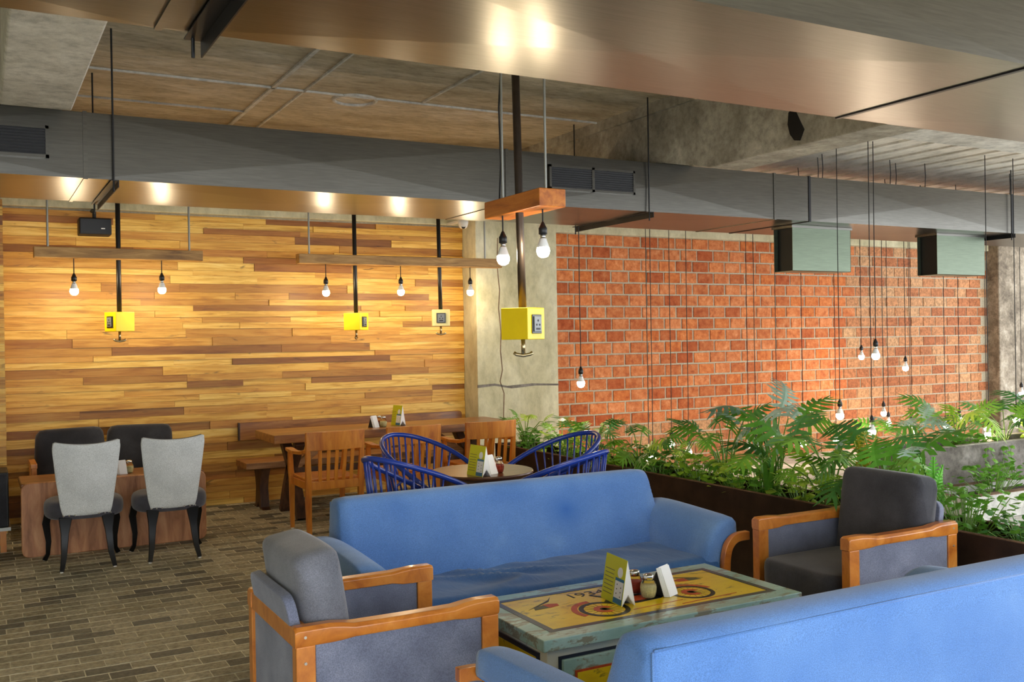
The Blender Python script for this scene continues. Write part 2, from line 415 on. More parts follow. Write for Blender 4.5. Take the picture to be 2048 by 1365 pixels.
# back wall with reclaimed planks
wb = struct(MB().box(-4, 4.7, YW+.002, YW+.25, 0, 3.47).build('wall_back', 'mortar'))
z = .002; npl = 0
while z < 2.735:
    h = rng.choice([.052, .058, .066, .074, .08]); h = min(h, 2.742-z)
    if h < .02: break
    x = .212
    while x < 4.59:
        L = rng.uniform(.45, 1.75); x1 = min(x+L, 4.597)
        if 4.597-x1 < .3: x1 = 4.597
        t = rng.uniform(.012, .03)
        me = MB().box(-(x1-x)/2+.001, (x1-x)/2-.001, -t, 0, .0008, h-.0008)
        me.build('plank', 'plank', wb, ((x+x1)/2, YW, z)); npl += 1
        x = x1
    z += h
# concrete band over the planks
struct(MB().box(-4, 4.6, YW-.07, YW+.1, 2.745, 3.47).build('trim_4', 'column', bevel=.01))
# short planked return on the far left
wl = struct(MB().box(-4, .205, 9.0, YW, 0, 3.47).build('wall_left', 'mortar'))
z = .01
while z < 2.7:
    h = rng.choice([.06, .075, .09])
    t = rng.uniform(.0, .006)
    MB().box(-.4, .004-t*.3, -.24, .22, 0, h-.002).build('plank', 'plank', wl, (.206, 9.225, z), rot=(0, 0, 0)); z += h
struct(MB().box(-4.2, -4, -1.6, 9.7, 0, 3.6).build('wall_side', 'column'))

# concrete column and brick wall
co = struct(MB().box(4.60, 5.59, 9.14, 9.6, 0, 3.47).build('wall_column', 'column', bevel=.008))
YB = 9.2
cr_ = [(4.86, 2.6), (4.85, 2.3), (4.875, 2.05), (4.86, 1.85), (4.885, 1.6), (4.875, 1.4), (4.895, 1.2), (4.865, 1.08), (4.91, .95), (4.9, .7), (4.905, .4)]
MB().bar([(x, 9.139, z) for x, z in cr_], .009, .004, (0, 1, 0)).build('crack', 'rim_brown', co)
MB().prism([(4.60, 1.02), (4.8, 1.035), (5.0, 1.0), (5.3, 1.02), (5.59, 1.01), (5.59, 1.03), (5.25, 1.045), (4.95, 1.03), (4.8, 1.06), (4.60, 1.05)], 'y', 9.137, 9.15).build('pour_line', 'garden_concrete', co)
wr = struct(MB().box(5.59, 12.98, YB, YB+.25, 0, 3.2).build('wall_brick', 'mortar'))
struct(MB().box(5.59, 12.98, YB-.05, YB+.1, 2.69, 3.2).build('trim_5', 'column', bevel=.01))
BL, BH = .25, .1355
bmesh_ = MB().box(-BL/2+.009, BL/2-.009, -.010, .03, .009, BH-.009)
bb = bmesh.new(); tmp = bmesh_.mesh('brick', 'brick'); bb.from_mesh(tmp)
bmesh.ops.bevel(bb, geom=[e for e in bb.edges], offset=.004, segments=1, affect='EDGES'); bb.to_mesh(tmp); bb.free()
bricks = []
zr = 2.69-BH; r = 0
while zr > -.05:
    x = 5.59 + BL/2 + (0 if r % 2 else -BL/2 + .05)
    while x < 12.95:
        if x-BL/2 > 5.58: bricks.append((x, zr, BL))
        elif x+BL/2 > 5.64: bricks.append(((5.595+x+BL/2)/2, zr, x+BL/2-5.595))
        x += BL
    r += 1; zr -= BH
bricks.sort(key=lambda p: p[0] + (4 if p[1] < .5 else 0))
for x, zz, L in bricks[:300]:
    inst('brick', tmp, wr, (x, YB+rng.uniform(-.004, .003), zz+rng.uniform(-.002, .002)), (0, rng.uniform(-.006, .006), 0), ((L/BL)*rng.uniform(.975, 1.0), 1, 1))
b = MB()
for x, zz, L in bricks[300:]:
    d = rng.uniform(-.004, .004); b.box(x-L/2+.009, x+L/2-.009-rng.random()*.006, YB-.010+d, YB+.03, zz+.009, zz+BH-.009)
o = b.build('bricks', 'brick_far', wr, kind='stuff'); paste_attr(o, [rng.random() for _ in bricks[300:]], 6)
struct(MB().box(12.98, 15.5, 9.0, 9.6, 0, 3.6).build('wall_right', 'rough_column', bevel=.02))

# ------------------------------------------------------------------ ducts
def duct(name, label, seams, y0, y1, z0, z1, bul=.014, dark=()):
    t = thing(name, label, 'air duct', ((seams[0]+seams[-1])/2, (y0+y1)/2, z0)); ox, oy, oz = t.location
    for a, c in zip(seams[:-1], seams[1:]):
        xa, xc = a-ox, c-ox; ya, yc = y0-oy, y1-oy; za, zc = 0, z1-z0; h = zc
        b = MB(); v = [Vector((x, yy, zz)) for zz in (za, zc) for yy in (ya, yc) for x in (xa, xc)]
        xm, ym, zm = (xa+xc)/2, (ya+yc)/2, (za+zc)/2
        k = bul if c-a > 1 else 0
        b.add(v + [Vector((xm, ya-k*.4, zm)), Vector((xm, yc+k*.4, zm)), Vector((xm, ym, za-k)), Vector((xm, ym, zc+k))],
              [(0,1,8),(1,5,8),(5,4,8),(4,0,8), (2,6,9),(6,7,9),(7,3,9),(3,2,9), (0,2,10),(2,3,10),(3,1,10),(1,0,10), (4,5,11),(5,7,11),(7,6,11),(6,4,11), (0,4,6,2), (1,3,7,5)])
        b.build('duct_section', 'duct_metal', t)
    for s_ in seams[1:-1]:
        e = .006
        b = MB()
        xs = s_-ox
        b.box(xs-.012, xs+.012, y0-oy-e, y1-oy+e, -e, .0); b.box(xs-.012, xs+.012, y0-oy-e, y0-oy, 0, z1-z0); b.box(xs-.012, xs+.012, y1-oy, y1-oy+e, 0, z1-z0); b.box(xs-.012, xs+.012, y0-oy-e, y1-oy+e, z1-z0, z1-z0+e)
        b.build('seam_flange', 'black_steel' if s_ in dark else 'duct_metal', t)
    return t
D2 = (6.42, 7.48, 2.55, 2.95)
d2 = duct('air_duct', 'long grey sheet metal duct in front of the plank wall', [-2.0, .60, 3.5, 6.18, 6.6, 9.5, 12.4], *D2, dark=(6.6, 9.5))
D1 = (2.37, 3.36, 2.58, 2.98)
d1 = duct('air_duct', 'near sheet metal duct overhead with copper toned underside', [-2.3, .54, 3.65, 6.75, 9.8], *D1, dark=(3.65, 6.75))
def L(t, x, y, z): return Vector((x, y, z)) - Vector(t.location)
def bracket(t, x, y0, y1, z, ztop, w=.045):
    a = L(t, x, y0, z); b_ = L(t, x, y1, z)
    b = MB(); b.box(a.x-w/2, a.x+w/2, a.y-.05, b_.y+.05, a.z-.005, a.z); b.box(a.x+w/2-.005, a.x+w/2, a.y-.05, b_.y+.05, a.z-w, a.z)
    b.build('angle_bracket', 'black_steel', t)
    for yy in (y0-.025, y1+.025):
        p = L(t, x, yy, z)
        MB().tube([(p.x-.005, p.y, p.z-.07), (p.x-.005, p.y, ztop-t.location.z)], .006, 8).build('hanger_rod', 'rod_black', t)
bracket(d2, .76, 6.42, 7.48, 2.543, 3.47); bracket(d2, 4.80, 6.42, 7.48, 2.543, 3.47); bracket(d2, 9.45, 6.42, 7.48, 2.543, 3.2)
bracket(d1, .66, 2.37, 3.36, 2.573, 3.47, .06); bracket(d1, 5.2, 2.37, 3.36, 2.573, 3.47, .06)
p = L(d1, 3.62, 2.37, 2.58)
# supply grilles on the far duct
def grille(t, x0, x1, z0, z1, y):
    a = L(t, x0, y, z0); c = L(t, x1, y, z1); w = .018
    g = MB().box(a.x, c.x, a.y-.012, a.y-.0135+.012, a.z, c.z); g = MB()
    for q in ((a.x, c.x, a.z, a.z+w), (a.x, c.x, c.z-w, c.z), (a.x, a.x+w, a.z, c.z), (c.x-w, c.x, a.z, c.z), ((a.x+c.x)/2-.012, (a.x+c.x)/2+.012, a.z, c.z)):
        g.box(q[0], q[1], a.y-.026, a.y-.006, q[2], q[3])
    go = g.build('vent_grille', 'duct_metal', t)
    MB().box(a.x+w, c.x-w, a.y-.018, a.y-.0155, a.z+w, c.z-w).build('backing', 'rod_black', go)
    n = 9
    sm = MB().box(a.x+w, c.x-w, -.006, .001, -.0025, .0025).mesh('slat', 'black_steel')
    for i in range(n):
        inst('slat', sm, go, (0, a.y-.019, a.z+w+(c.z-a.z-2*w)*(i+.5)/n), (.35, 0, 0))
grille(d2, 3.86, 4.66, 2.675, 2.865, 6.42); grille(d2, -.30, .40, 2.655, 2.845, 6.42)
# two boxed outlets hanging under the far duct
for x0, x1 in ((6.62, 7.38), (8.62, 9.38)):
    a = L(d2, x0, 6.66, 2.12); c = L(d2, x1, 6.90, 2.55)
    b = MB()
    b.box(a.x+.004, c.x, a.y, a.y+.004, a.z, c.z); b.box(a.x+.004, c.x, c.y-.004, c.y, a.z, c.z); b.box(c.x-.004, c.x, a.y, c.y, a.z, c.z); b.box(a.x+.004, c.x, a.y, c.y, a.z, a.z+.004)
    ob = b.build('air_outlet', 'outlet_metal', d2)
    MB().box(a.x+.05, a.x+.055, a.y+.006, c.y-.006, a.z+.006, c.z).build('outlet_mouth', 'rod_black', ob)
    g = MB(); g.box(a.x-.012, c.x+.012, a.y-.012, c.y+.012, c.z-.03, c.z-.008); g.build('outlet_collar', 'duct_metal', ob)

# ------------------------------------------------------------------ pendant bulbs, bars and sockets
bm_ = MB().lathe([(.0005,0),(.012,.0015),(.022,.0075),(.0285,.019),(.0305,.031),(.029,.042),(.0275,.047)], n=14).mesh('bulb_dome', 'bulb_glow', True)
bm2_ = bm_.copy(); bm2_.materials[0] = MAT['bulb_glow_white']; bm3_ = bm_.copy(); bm3_.materials[0] = MAT['bulb_glow_low']
bb_ = MB().lathe([(.0277,.0468),(.0278,.05),(.017,.082),(.0155,.088)], n=14).mesh('bulb_base', 'bulb_white', True)
bc_ = MB().lathe([(.0125,.088),(.0125,.108)], n=12).mesh('bulb_cap', 'chrome', True)
so_ = MB().lathe([(.0125,.104),(.0195,.107),(.0195,.135),(.016,.14),(.008,.158),(.004,.165)], n=14).mesh('socket', 'socket_black', True)
def pendant(name, label, x, y, z, ztop, group, sway=0, dome=None):
    t = thing(name, label, 'pendant lamp', (x, y, z), 0, group)
    k = 1.12
    b_ = inst('bulb', bb_, t, scale=(k,k,k)); inst('glowing_dome', dome or bm_, b_); inst('bulb_cap', bc_, b_)
    inst('socket', so_, t, scale=(k,k,k))
    n = 5; H = ztop-z
    MB().tube([(sway*math.sin(i*1.7)*(1-i/n)*.5, 0, .16+(H-.16)*i/n) for i in range(n+1)], .0042, 6).build('cord', 'cord_black', t)
    return t
# near wooden block with two bulbs
nb = thing('lamp_bar', 'short chunky wooden lamp bar hung near the column on two grey rods', 'lamp bar', (2.545, 4.49, 2.20))
MB().box(-.078, .078, -.30, .30, 0, .092).build('bar', 'block_wood', nb, bevel=.006)
for yy in (-.20, .19): MB().tube([(-.02+.04*(yy<0), yy, .09), (-.02+.04*(yy<0), yy, 3.47-2.20)], .0065, 8).build('hanger_rod', 'rod_grey', nb)
MB().tube([(-.035, .2, .09), (-.015, .215, .3), (-.03, .2, .6), (-.005, .215, .85), (-.02, .2, 1.26)], .005, 6).build('power_cable', 'cord_black', nb)
pendant('pendant_bulb', 'lit bulb under the short wooden block, the one nearer the column', 2.49, 4.62, 1.935, 2.20, 'bulbs under the wooden bars')
pendant('pendant_bulb', 'lit bulb under the short wooden block, the one nearer the brick wall', 2.55, 4.30, 1.952, 2.20, 'bulbs under the wooden bars')
# far bars
def far_bar(x0, x1, rods, label):
    t = thing('lamp_bar', label, 'lamp bar', ((x0+x1)/2, 8.85, 2.2565)); w = (x1-x0)/2
    MB().box(-w, w, -.055, .055, 0, .09).build('bar', 'beam_wood', t, bevel=.006)
    for r_ in rods:
        MB().tube([(r_-t.location.x, 0, .084), (r_-t.location.x, 0, 3.47-2.2565)], .009, 8).build('hanger_rod', 'rod_grey', t)
far_bar(.425, 1.758, (.531, 1.652), 'long wooden lamp bar above the grey booth with two bulbs')
far_bar(2.613, 4.728, (2.725, 4.558), 'longest wooden lamp bar above the dining table with three bulbs')
for x, z, lb in ((.7246, 1.951, 'lit bulb on the left bar above the booth, closest to the left edge'), (1.419, 1.967, 'lit bulb on the left bar, just right of the power pole'),
                 (2.882, 1.956, 'lit bulb at the left end of the long bar over the dining table'), (3.634, 1.967, 'lit bulb in the middle of the long bar over the dining table'),
                 (4.386, 1.972, 'lit bulb at the end of the long bar in front of the column')):
    pendant('pendant_bulb', lb, x, 8.85, z, 2.2565, 'bulbs under the wooden bars')

def power_pole(label, x, y, zbox, rot, mat_, lean, hookrot, pm, r=.020, body='yellow_box', s=.087):
    t = thing('power_pole', label, 'power outlet', (x, y, zbox))
    MB().tube([(-lean, 0, 3.47-zbox), (-lean*.3, 0, .6), (0, 0, .15)], r, 12).build('pole', pm, t, smooth=True)
    bx = MB().box(-s, s, -s, s, 0, .165).build('socket_box', body, t, bevel=.004, rot=(0, 0, rot))
    pl = MB(); pl.box(s, s+.006, -.046, .046, .03, .13); po = pl.build('switch_plate', 'switch_dark', bx, bevel=.003)
    q = MB(); q.box(s+.006, s+.012, -.034, .034, .04, .12); po2 = q.build('socket_face', 'switch_grey', po, bevel=.003)
    h = MB()
    for (yy, zz) in ((0, .098), (-.014, .076), (.014, .076)): h.tube([(s+.0125, yy, zz), (s+.0135, yy, zz)], .006, 8)
    h.box(s+.0122, s+.0132, -.02, .02, .05, .06); h.build('socket_hole', 'rod_black', po2 if False else po)
    MB().tube([(0, 0, .002), (0, 0, -.075)], .011, 10).build('pull_rod', 'handle_metal', t, smooth=True)
    c, s_ = math.cos(hookrot), math.sin(hookrot)
    hk = [(-.05, .012), (-.035, .002), (0, -.004), (.035, .002), (.05, .012)]
    MB().tube([(u*c, u*s_, -.08+v) for u, v in hk], .0095, 10).build('pull_handle', 'handle_metal', t, smooth=True)
power_pole('large yellow socket box on a brown steel pole in front of the column', 2.52, 4.47, 1.535, math.radians(-62), None, .03, math.radians(-25), 'pipe', .0215, s=.083)
power_pole('yellow socket box on the black pole above the grey booth, socket facing left', 1.0836, 8.95, 1.648, math.radians(205), None, .0, math.radians(-15), 'pipe_black')
power_pole('yellow socket box on the middle black pole above the dining table', 3.208, 8.95, 1.637, math.radians(-48), None, .01, math.radians(60), 'pipe_black')
power_pole('pale cream socket box with dark plate facing forward, beside the column', 4.10, 8.95, 1.669, math.radians(-112), None, .02, math.radians(-20), 'pipe_black', body='cream_box')

# bulbs hanging on long cords over the garden
G = 'bulbs on long black cords over the garden'
long_ = [(4.60, 7.15, 1.10, 2.50, 'lone lit bulb on a cord from the duct bracket before the left bricks'),
 (9.58, 8.5, 1.20, 3.2, 'lit bulb on a long cord, left of the pair before the right bricks'),
 (6.86, 5.93, 1.30, 3.2, 'larger lit bulb on a long cord, right of the pair before the right bricks'),
 (9.885, 8.1, 1.06, 3.2, 'lit bulb on a long cord, lowest of the three before the right bricks'),
 (6.708, 6.2, .77, 3.2, 'bulb on a long cord with its socket just above the big split leaves'),
 (9.61, 8.2, .52, 3.2, 'small lit bulb just above the yellow fern'),
 (10.165, 8.6, .34, 3.2, 'lit bulb glowing inside the yellow fern'),
 (11.975, 8.0, .67, 3.2, 'lit bulb at the right edge before the rough column'),
 (6.62, 8.2, .26, 3.2, 'lit bulb half hidden low among the lime leaves before the bricks'),
 (8.40, 5.95, .52, 3.2, 'lit bulb over the rim of the concrete trough on the right')]
for i, (x, y, z, zt, lb) in enumerate(long_):
    pendant('pendant_bulb', lb, x, y, z, zt, G, .006, bm2_)
hid = [(6.17, 8.3), (6.0, 8.0), (6.63, 8.5), (7.82, 8.6), (7.47, 8.1), (8.07, 8.4), (8.38, 8.3), (8.59, 8.0), (10.33, 8.4), (10.48, 8.5), (10.86, 8.3), (11.54, 8.6), (11.54, 8.2), (6.80, 5.93), (8.82, 5.95)]
hid = sorted(hid[:13], key=lambda p: p[0]/p[1]) + hid[13:]
for i, (x, y) in enumerate(hid):
    lab = ['first', 'second', 'third', 'fourth', 'fifth', 'sixth', 'seventh', 'eighth', 'ninth', 'tenth', 'eleventh', 'twelfth', 'thirteenth'][i] + ' from the column of the cords whose bulbs hide in the plants' if i < 13 else ('cord passing in front of the duct beside the larger lit bulb' if i == 13 else 'cord passing in front of the duct nearest the right edge')
    pendant('pendant_bulb', lab, x, y, .22+.05*(i % 3) if i < 13 else .64, 3.2, 'cords with hidden bulbs over the garden', .006, bm3_)
# wires from the deck to the top of the duct
for i, (x, y) in enumerate([(6.9, 6.55), (7.0, 6.7), (7.25, 7.2), (8.68, 7.35), (7.95, 6.6), (7.75, 6.5), (8.25, 6.5), (9.78, 7.3), (9.65, 6.55)]):
    o = MB().tube([(0, 0, 0), (.01, 0, .12), (0, 0, .25)], .0045, 6).build('hanger_wire', 'cord_black', d2, tuple(L(d2, x, y, 2.955)))

# ------------------------------------------------------------------ things on the back wall
t = thing('wall_speaker', 'small black box speaker under the duct on the plank wall', 'speaker', (.925, 9.22, 2.49))
MB().box(-.13, .13, -.09, .09, 0, .145).build('cabinet', 'speaker_black', t, bevel=.01)
MB().box(-.122, .122, -.096, -.09, .008, .137).build('grille', 'socket_black', t, bevel=.003)
MB().box(.045, .075, -.0985, -.0955, .05, .058).build('badge', 'led_white', t)
MB().tube([(0, 0, .144), (0, 0, .2), (0, .12, .235), (0, .19, .235)], .016, 8).build('bracket', 'speaker_black', t)
t = thing('security_camera', 'white dome security camera at the top corner beside the column', 'camera', (4.42, 9.06, 2.715))
MB().lathe([(.005,-.045),(.03,-.04),(.045,-.02),(.05,0),(.055,.015),(.055,.045),(.04,.055)], n=18).build('dome', 'camera_white', t, smooth=True)
MB().lathe([(.002,-.02),(.018,-.015),(.022,0)], n=12).build('lens', 'rod_black', t, (-.012, -.032, -.025), rot=(.9, 0, -.3))
MB().box(-.03, .03, 0, .335, .03, .05).build('mount', 'camera_white', t)
MB().tube([(0, .0, .05), (.1, -.15, .09), (.2, -.4, .1), (.3, -.9, .12)], .006, 6).build('cable', 'cord_black', t)

# ------------------------------------------------------------------ sofas
def curve_pts(ctrl, n):
    # Catmull-Rom through control points (2-D)
    out = []
    P = [ctrl[0]] + list(ctrl) + [ctrl[-1]]
    for i in range(1, len(P)-2):
        for k in range(n):
            t = k/n; p0, p1, p2, p3 = P[i-1], P[i], P[i+1], P[i+2]
            out.append(tuple(.5*((2*p1[j]) + (-p0[j]+p2[j])*t + (2*p0[j]-5*p1[j]+4*p2[j]-p3[j])*t*t + (-p0[j]+3*p1[j]-3*p2[j]+p3[j])*t**3) for j in range(2)))
    out.append(tuple(ctrl[-1])); return out
def offset_band(pts, th):
    up = []; dn = []
    for i, p in enumerate(pts):
        a = Vector(pts[max(i-1, 0)]); c = Vector(pts[min(i+1, len(pts)-1)]); d = (c-a).normalized(); nrm = Vector((-d.y, d.x))
        h = th[i]/2 if isinstance(th, list) else th/2
        up.append(tuple(Vector(p)+nrm*h)); dn.append(tuple(Vector(p)-nrm*h))
    return up + list(reversed(dn))
def make_sofa(name, label):
    t = thing(name, label, 'sofa', group='blue sofas around the painted table')
    hw = .92
    # seat deck with wrinkles
    b = MB(); nx, ny = 70, 26; rr = random.Random(5); top = []
    for j in range(ny+1):
        for i in range(nx+1):
            u = i/nx; v = j/ny; x = -hw+.02 + (2*hw-.04)*u; y = -.40 + .52*v
            z = .405 - .05*max(0, 1-v/.12)**2 - .01*math.sin(PI*u)
            f = math.exp(-((u-.36)/.2)**2)*math.exp(-((v-.5)/.4)**2)
            z += 0.022*f*(1-2*abs(math.sin(13*(u+.4*v)+1.6*math.sin(6*v+4*u)))**.7) + .004*math.sin(40*u+9*v)*math.exp(-((v-.8)/.3)**2)
            top.append(Vector((x, y, z)))
    n = len(top); b.add(top, [(j*(nx+1)+i, j*(nx+1)+i+1, (j+1)*(nx+1)+i+1, (j+1)*(nx+1)+i) for j in range(ny) for i in range(nx)])
    seat = b
    # skirt down from the front edge and the sides
    e = [top[i] for i in range(nx+1)]
    seat.loft([e, [Vector((p.x, p.y-.012, p.z-.03)) for p in e], [Vector((p.x, p.y-.014, .29)) for p in e], [Vector((p.x, p.y+.02, .26)) for p in e]], closed=False)
    for i0 in (0, nx):
        e = [top[j*(nx+1)+i0] for j in range(ny+1)]; seat.loft([e, [Vector((p.x, p.y, .26)) for p in e]], closed=False)
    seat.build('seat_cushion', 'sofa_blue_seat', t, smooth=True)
    MB().box(-hw+.03, hw-.03, -.385, .24, .12, .28).build('base', 'sofa_blue', t, bevel=.015)
    # back: slightly fan-shaped section swept in x
    sec = curve_pts([(.075, .30), (.09, .42), (.14, .56), (.19, .68), (.215, .745), (.25, .778), (.31, .782), (.355, .765), (.37, .72), (.372, .5), (.372, .2)], 4)
    rings = []
    for u, sx, ins in ((-1, .935, .02), (-.99, .95, .004), (-.6, 1, 0), (-.2, 1, 0), (.2, 1, 0), (.6, 1, 0), (.99, .95, .004), (1, .935, .02)):
        r_ = []
        for (yy, zz) in sec:
            taper = .02*max(0, (.78-zz)/.4)
            x = u*(hw + (taper if abs(u) > .9 else 0)*1.0)
            cy, cz = .24, .5
            k = 1-ins*3
            r_.append(Vector((x, cy+(yy-cy)*k, cz+(zz-cz)*(1-ins*.9))))
        rings.append(r_)
    MB().loft(rings).build('backrest', 'sofa_blue_back', t, smooth=True, sub=1)
    sm = MB()
    sm.tube([(-hw+.02, .362, .752), (0, .365, .755), (hw-.02, .362, .752)], .004, 6)
    for sx in (-1, 1): sm.tube([(sx*(hw-.012), .366, .75), (sx*(hw-.006), .374, .5), (sx*(hw-.004), .374, .22)], .004, 6)
    sm.build('piping', 'sofa_blue', t, smooth=True)
    # arms: flaring rolls with a bent timber strip at the front
    for sx in (-1, 1):
        base = [(.87, .24), (.875, .36), (.89, .46), (.92, .53), (.975, .568), (1.04, .575)]
        cp = curve_pts(base, 5); m = len(cp)
        rings = []
        for yy, k, dz in ((-.385, .86, -.05), (-.375, 1, -.03), (-.2, 1.05, -.025), (0, 1.05, -.015), (.2, 1.0, -.005), (.30, .9, -.01), (.335, .55, -.02)):
            band = offset_band(cp, [(.085 + .03*math.sin(PI*i/(m-1)))*k for i in range(m)])
            rings.append([Vector((sx*x, yy, z+dz)) for x, z in band])
        MB().loft(rings).build('armrest', 'sofa_blue', t, smooth=True, sub=1)
        tr = curve_pts([(.93, .08), (.93, .32), (.94, .42), (.965, .468), (1.01, .494), (1.085, .497)], 5)
        MB().loft([[Vector((sx*x, yy, z)) for x, z in offset_band(tr, .045)] for yy in (-.425, -.39)]).build('arm_trim', 'arm_wood', t, bevel=.004)
    for sx in (-.8, .8):
        for yy in (-.32, .3):
            MB().box(sx-.03, sx+.03, yy-.03, yy+.03, 0, .13).build('leg', 'dark_wood', t, bevel=.004)
    return t
sofaA = make_sofa('sofa', 'worn blue fabric sofa facing the camera behind the painted table')
sofaA.location = (2.43, 4.29, 0)
sofaB = dup(sofaA, (2.385, 2.35, 0), PI, 'nearest blue fabric sofa seen from behind at the lower right')

# ------------------------------------------------------------------ armchairs
def make_armchair(name, label):
    # local: faces +x, width along y
    t = thing(name, label, 'armchair', group='wood framed armchairs at the painted table')
    hx, hy = .37, .315
    for sy in (-1, 1):
        y0, y1 = sy*hy, sy*(hy-.048); ya, yb = min(y0, y1), max(y0, y1)
        MB().box(-hx, -hx+.065, ya, yb, 0, .555).build('back_post', 'arm_wood', t, bevel=.004)
        MB().box(hx-.065, hx, ya, yb, 0, .555).build('front_post', 'arm_wood', t, bevel=.004)
        MB().box(-hx+.065, hx-.065, ya+.006, yb-.006, .14, .563).build('side_panel', 'fabric_greyblue', t, bevel=.006)
        rings = []
        for u, out, top, bot in ((0, .0, .612, .55), (.012, .002, .618, .553), (.16, .002, .618, .553), (.21, .004, .614, .555), (.27, .013, .608, .563), (.5, .014, .607, .563), (.76, .013, .608, .563), (.82, .004, .614, .555), (.88, .002, .618, .553), (.985, .002, .618, .553), (1, .0, .612, .555)):
            x = -hx-.004 + (2*hx+.008)*u; yo = hy+.002+out; yi = hy-.052
            q = [(yi, bot), (yo-.006, bot), (yo, bot+.012), (yo, top-.012), (yo-.012, top), (yi+.008, top), (yi, top-.008)]
            rings.append([Vector((x, sy*yy, zz)) for yy, zz in q])
        ar = MB().loft(rings).build('arm_rail', 'arm_wood', t, smooth=False, bevel=.003)
        for (xx, zz) in ((-hx+.03, .585), (-hx+.03, .5)):
            MB().tube([(xx, sy*(hy+.0005), zz), (xx, sy*(hy+.005), zz)], .005, 8).build('screw', 'stud', ar)
    MB().box(-hx, -hx+.055, -hy+.048, hy-.048, .545, .607).build('back_rail', 'arm_wood', t, bevel=.004)
    MB().box(-hx+.012, -hx+.045, -hy+.045, hy-.045, .14, .547).build('back_panel', 'fabric_greyblue', t, bevel=.006)
    MB().box(-hx+.03, hx-.05, -hy+.05, hy-.05, .12, .29).build('seat_base', 'fabric_charcoal', t, bevel=.01)
    # upholstered leaning back support
    m = Matrix.Translation((-hx+.082, 0, .30)) @ Matrix.Rotation(-.20, 4, 'Y')
    b = MB(); b.prism(ring_rect(0, .20, 2*(hy-.075), .42, .05, 4), 'x', -.018, .018, m)
    b.build('back_support', 'fabric_greyblue', t, bevel=.006)
    # cushions
    def cushion(nm, mat_, cx, cz, wx, wy, wz, ang, puff):
        m = Matrix.Translation((cx, 0, cz)) @ Matrix.Rotation(ang, 4, 'Y'); rings = []
        N = 8
        for i in range(N+1):
            u = -1 + 2*i/N; k = (1-abs(u)**8*.14)
            pts = ring_rect(0, 0, wx*k, wz*(1-abs(u)**6*.035), min(wx*k, wz)*.24, 4)
            rings.append([m @ Vector((x*(1+puff*(1-u*u)*(1 if abs(x) > .02 else 0)), u*wy/2, z)) for x, z in pts])
        return MB().loft(rings).build(nm, mat_, t, smooth=True, sub=1)
    cushion('back_cushion', 'fabric_grey_cushion' if name == 'armchair' else 'fabric_charcoal', -.235, .60, .16, 2*hy-.105, .48, -.15, .12)
    cushion('seat_cushion', 'fabric_charcoal', .09, .355, .64, 2*hy-.11, .15, 0, 0)
    return t
ac1 = make_armchair('armchair', 'wood framed armchair in front with grey blue panels, back towards the left edge')
ac1.location = (1.262, 3.42, 0)
ac2 = make_armchair('lounge_armchair', 'wood framed armchair with charcoal cushions backed against the planter')
ac2.location = (3.815, 3.455, 0); ac2.rotation_euler = (0, 0, PI)

# ------------------------------------------------------------------ painted coffee table
ct = thing('coffee_table', 'painted chest style coffee table with yellow motorcycle picture top', 'coffee table', (2.415, 3.355, 0))
X, Y, Z = .635, .315, .45
# top: four frame boards and the yellow field
MB().box(-X, X, -Y, -Y+.085, Z-.045, Z).build('frame_board', 'paint_teal', ct, bevel=.004)
MB().box(-X, X, Y-.085, Y, Z-.045, Z).build('frame_board', 'paint_teal', ct, bevel=.004)
MB().box(-X, -X+.085, -Y+.085, Y-.085, Z-.045, Z-.0005).build('frame_board', 'paint_teal', ct, bevel=.004)
MB().box(X-.085, X, -Y+.085, Y-.085, Z-.045, Z-.0005).build('frame_board', 'paint_teal', ct, bevel=.004)
fld = MB().box(-X+.085, X-.085, -Y+.085, Y-.085, Z-.03, Z-.001).build('picture_panel', 'paint_yellow', ct)
b = MB(); i0 = .074; i1 = .102
for q in ((-X+i0, X-i0, -Y+i0, -Y+i1), (-X+i0, X-i0, Y-i1, Y-i0), (-X+i0, -X+i1, -Y+i1, Y-i1), (X-i1, X-i0, -Y+i1, Y-i1)): b.box(q[0], q[1], q[2], q[3], Z-.002, Z+.0006)
b.build('painted_border', 'paint_navy', ct)
# pictures on the field
zp = Z-.0008
def flat(nm, polys, mat_, h=.0007):
    b = MB()
    for p in polys: b.prism(p, 'z', zp, zp+h)
    return b.build(nm, mat_, fld)
def ringpoly(cx, cy, r0, r1, a0=0, a1=2*PI, n=28):
    out = []
    for k in range(n):
        t0 = a0+(a1-a0)*k/n; t1 = a0+(a1-a0)*(k+1)/n
        out.append([(cx+r0*math.cos(t0), cy+r0*math.sin(t0)), (cx+r1*math.cos(t0), cy+r1*math.sin(t0)), (cx+r1*math.cos(t1), cy+r1*math.sin(t1)), (cx+r0*math.cos(t1), cy+r0*math.sin(t1))])
    return out
W1, W2 = (-.215, -.085), (.245, -.065)
for (cx, cy), r_ in ((W1, .105), (W2, .10)):
    flat('painted_tyre', ringpoly(cx, cy, r_*.8, r_), 'paint_black')
    flat('painted_spokes', [[(cx+.012*math.cos(a+PI/2)*.15, cy+.012*math.sin(a+PI/2)*.15), (cx+r_*.8*math.cos(a), cy+r_*.8*math.sin(a)), (cx-.012*math.cos(a+PI/2)*.15, cy-.012*math.sin(a+PI/2)*.15)] for a in [2*PI*k/16 for k in range(16)]] + ringpoly(cx, cy, .0, .02, n=10), 'paint_olive', .0009)
    flat('painted_hub', ringpoly(cx, cy, .02, .045, .3, 5.2, 16), 'paint_red', .001)
flat('painted_mudguard', ringpoly(W1[0], W1[1], .11, .135, .5*PI, 1.12*PI, 14), 'paint_red'); flat('painted_mudguard', ringpoly(W2[0], W2[1], .105, .125, .2, .9*PI, 14), 'paint_red')
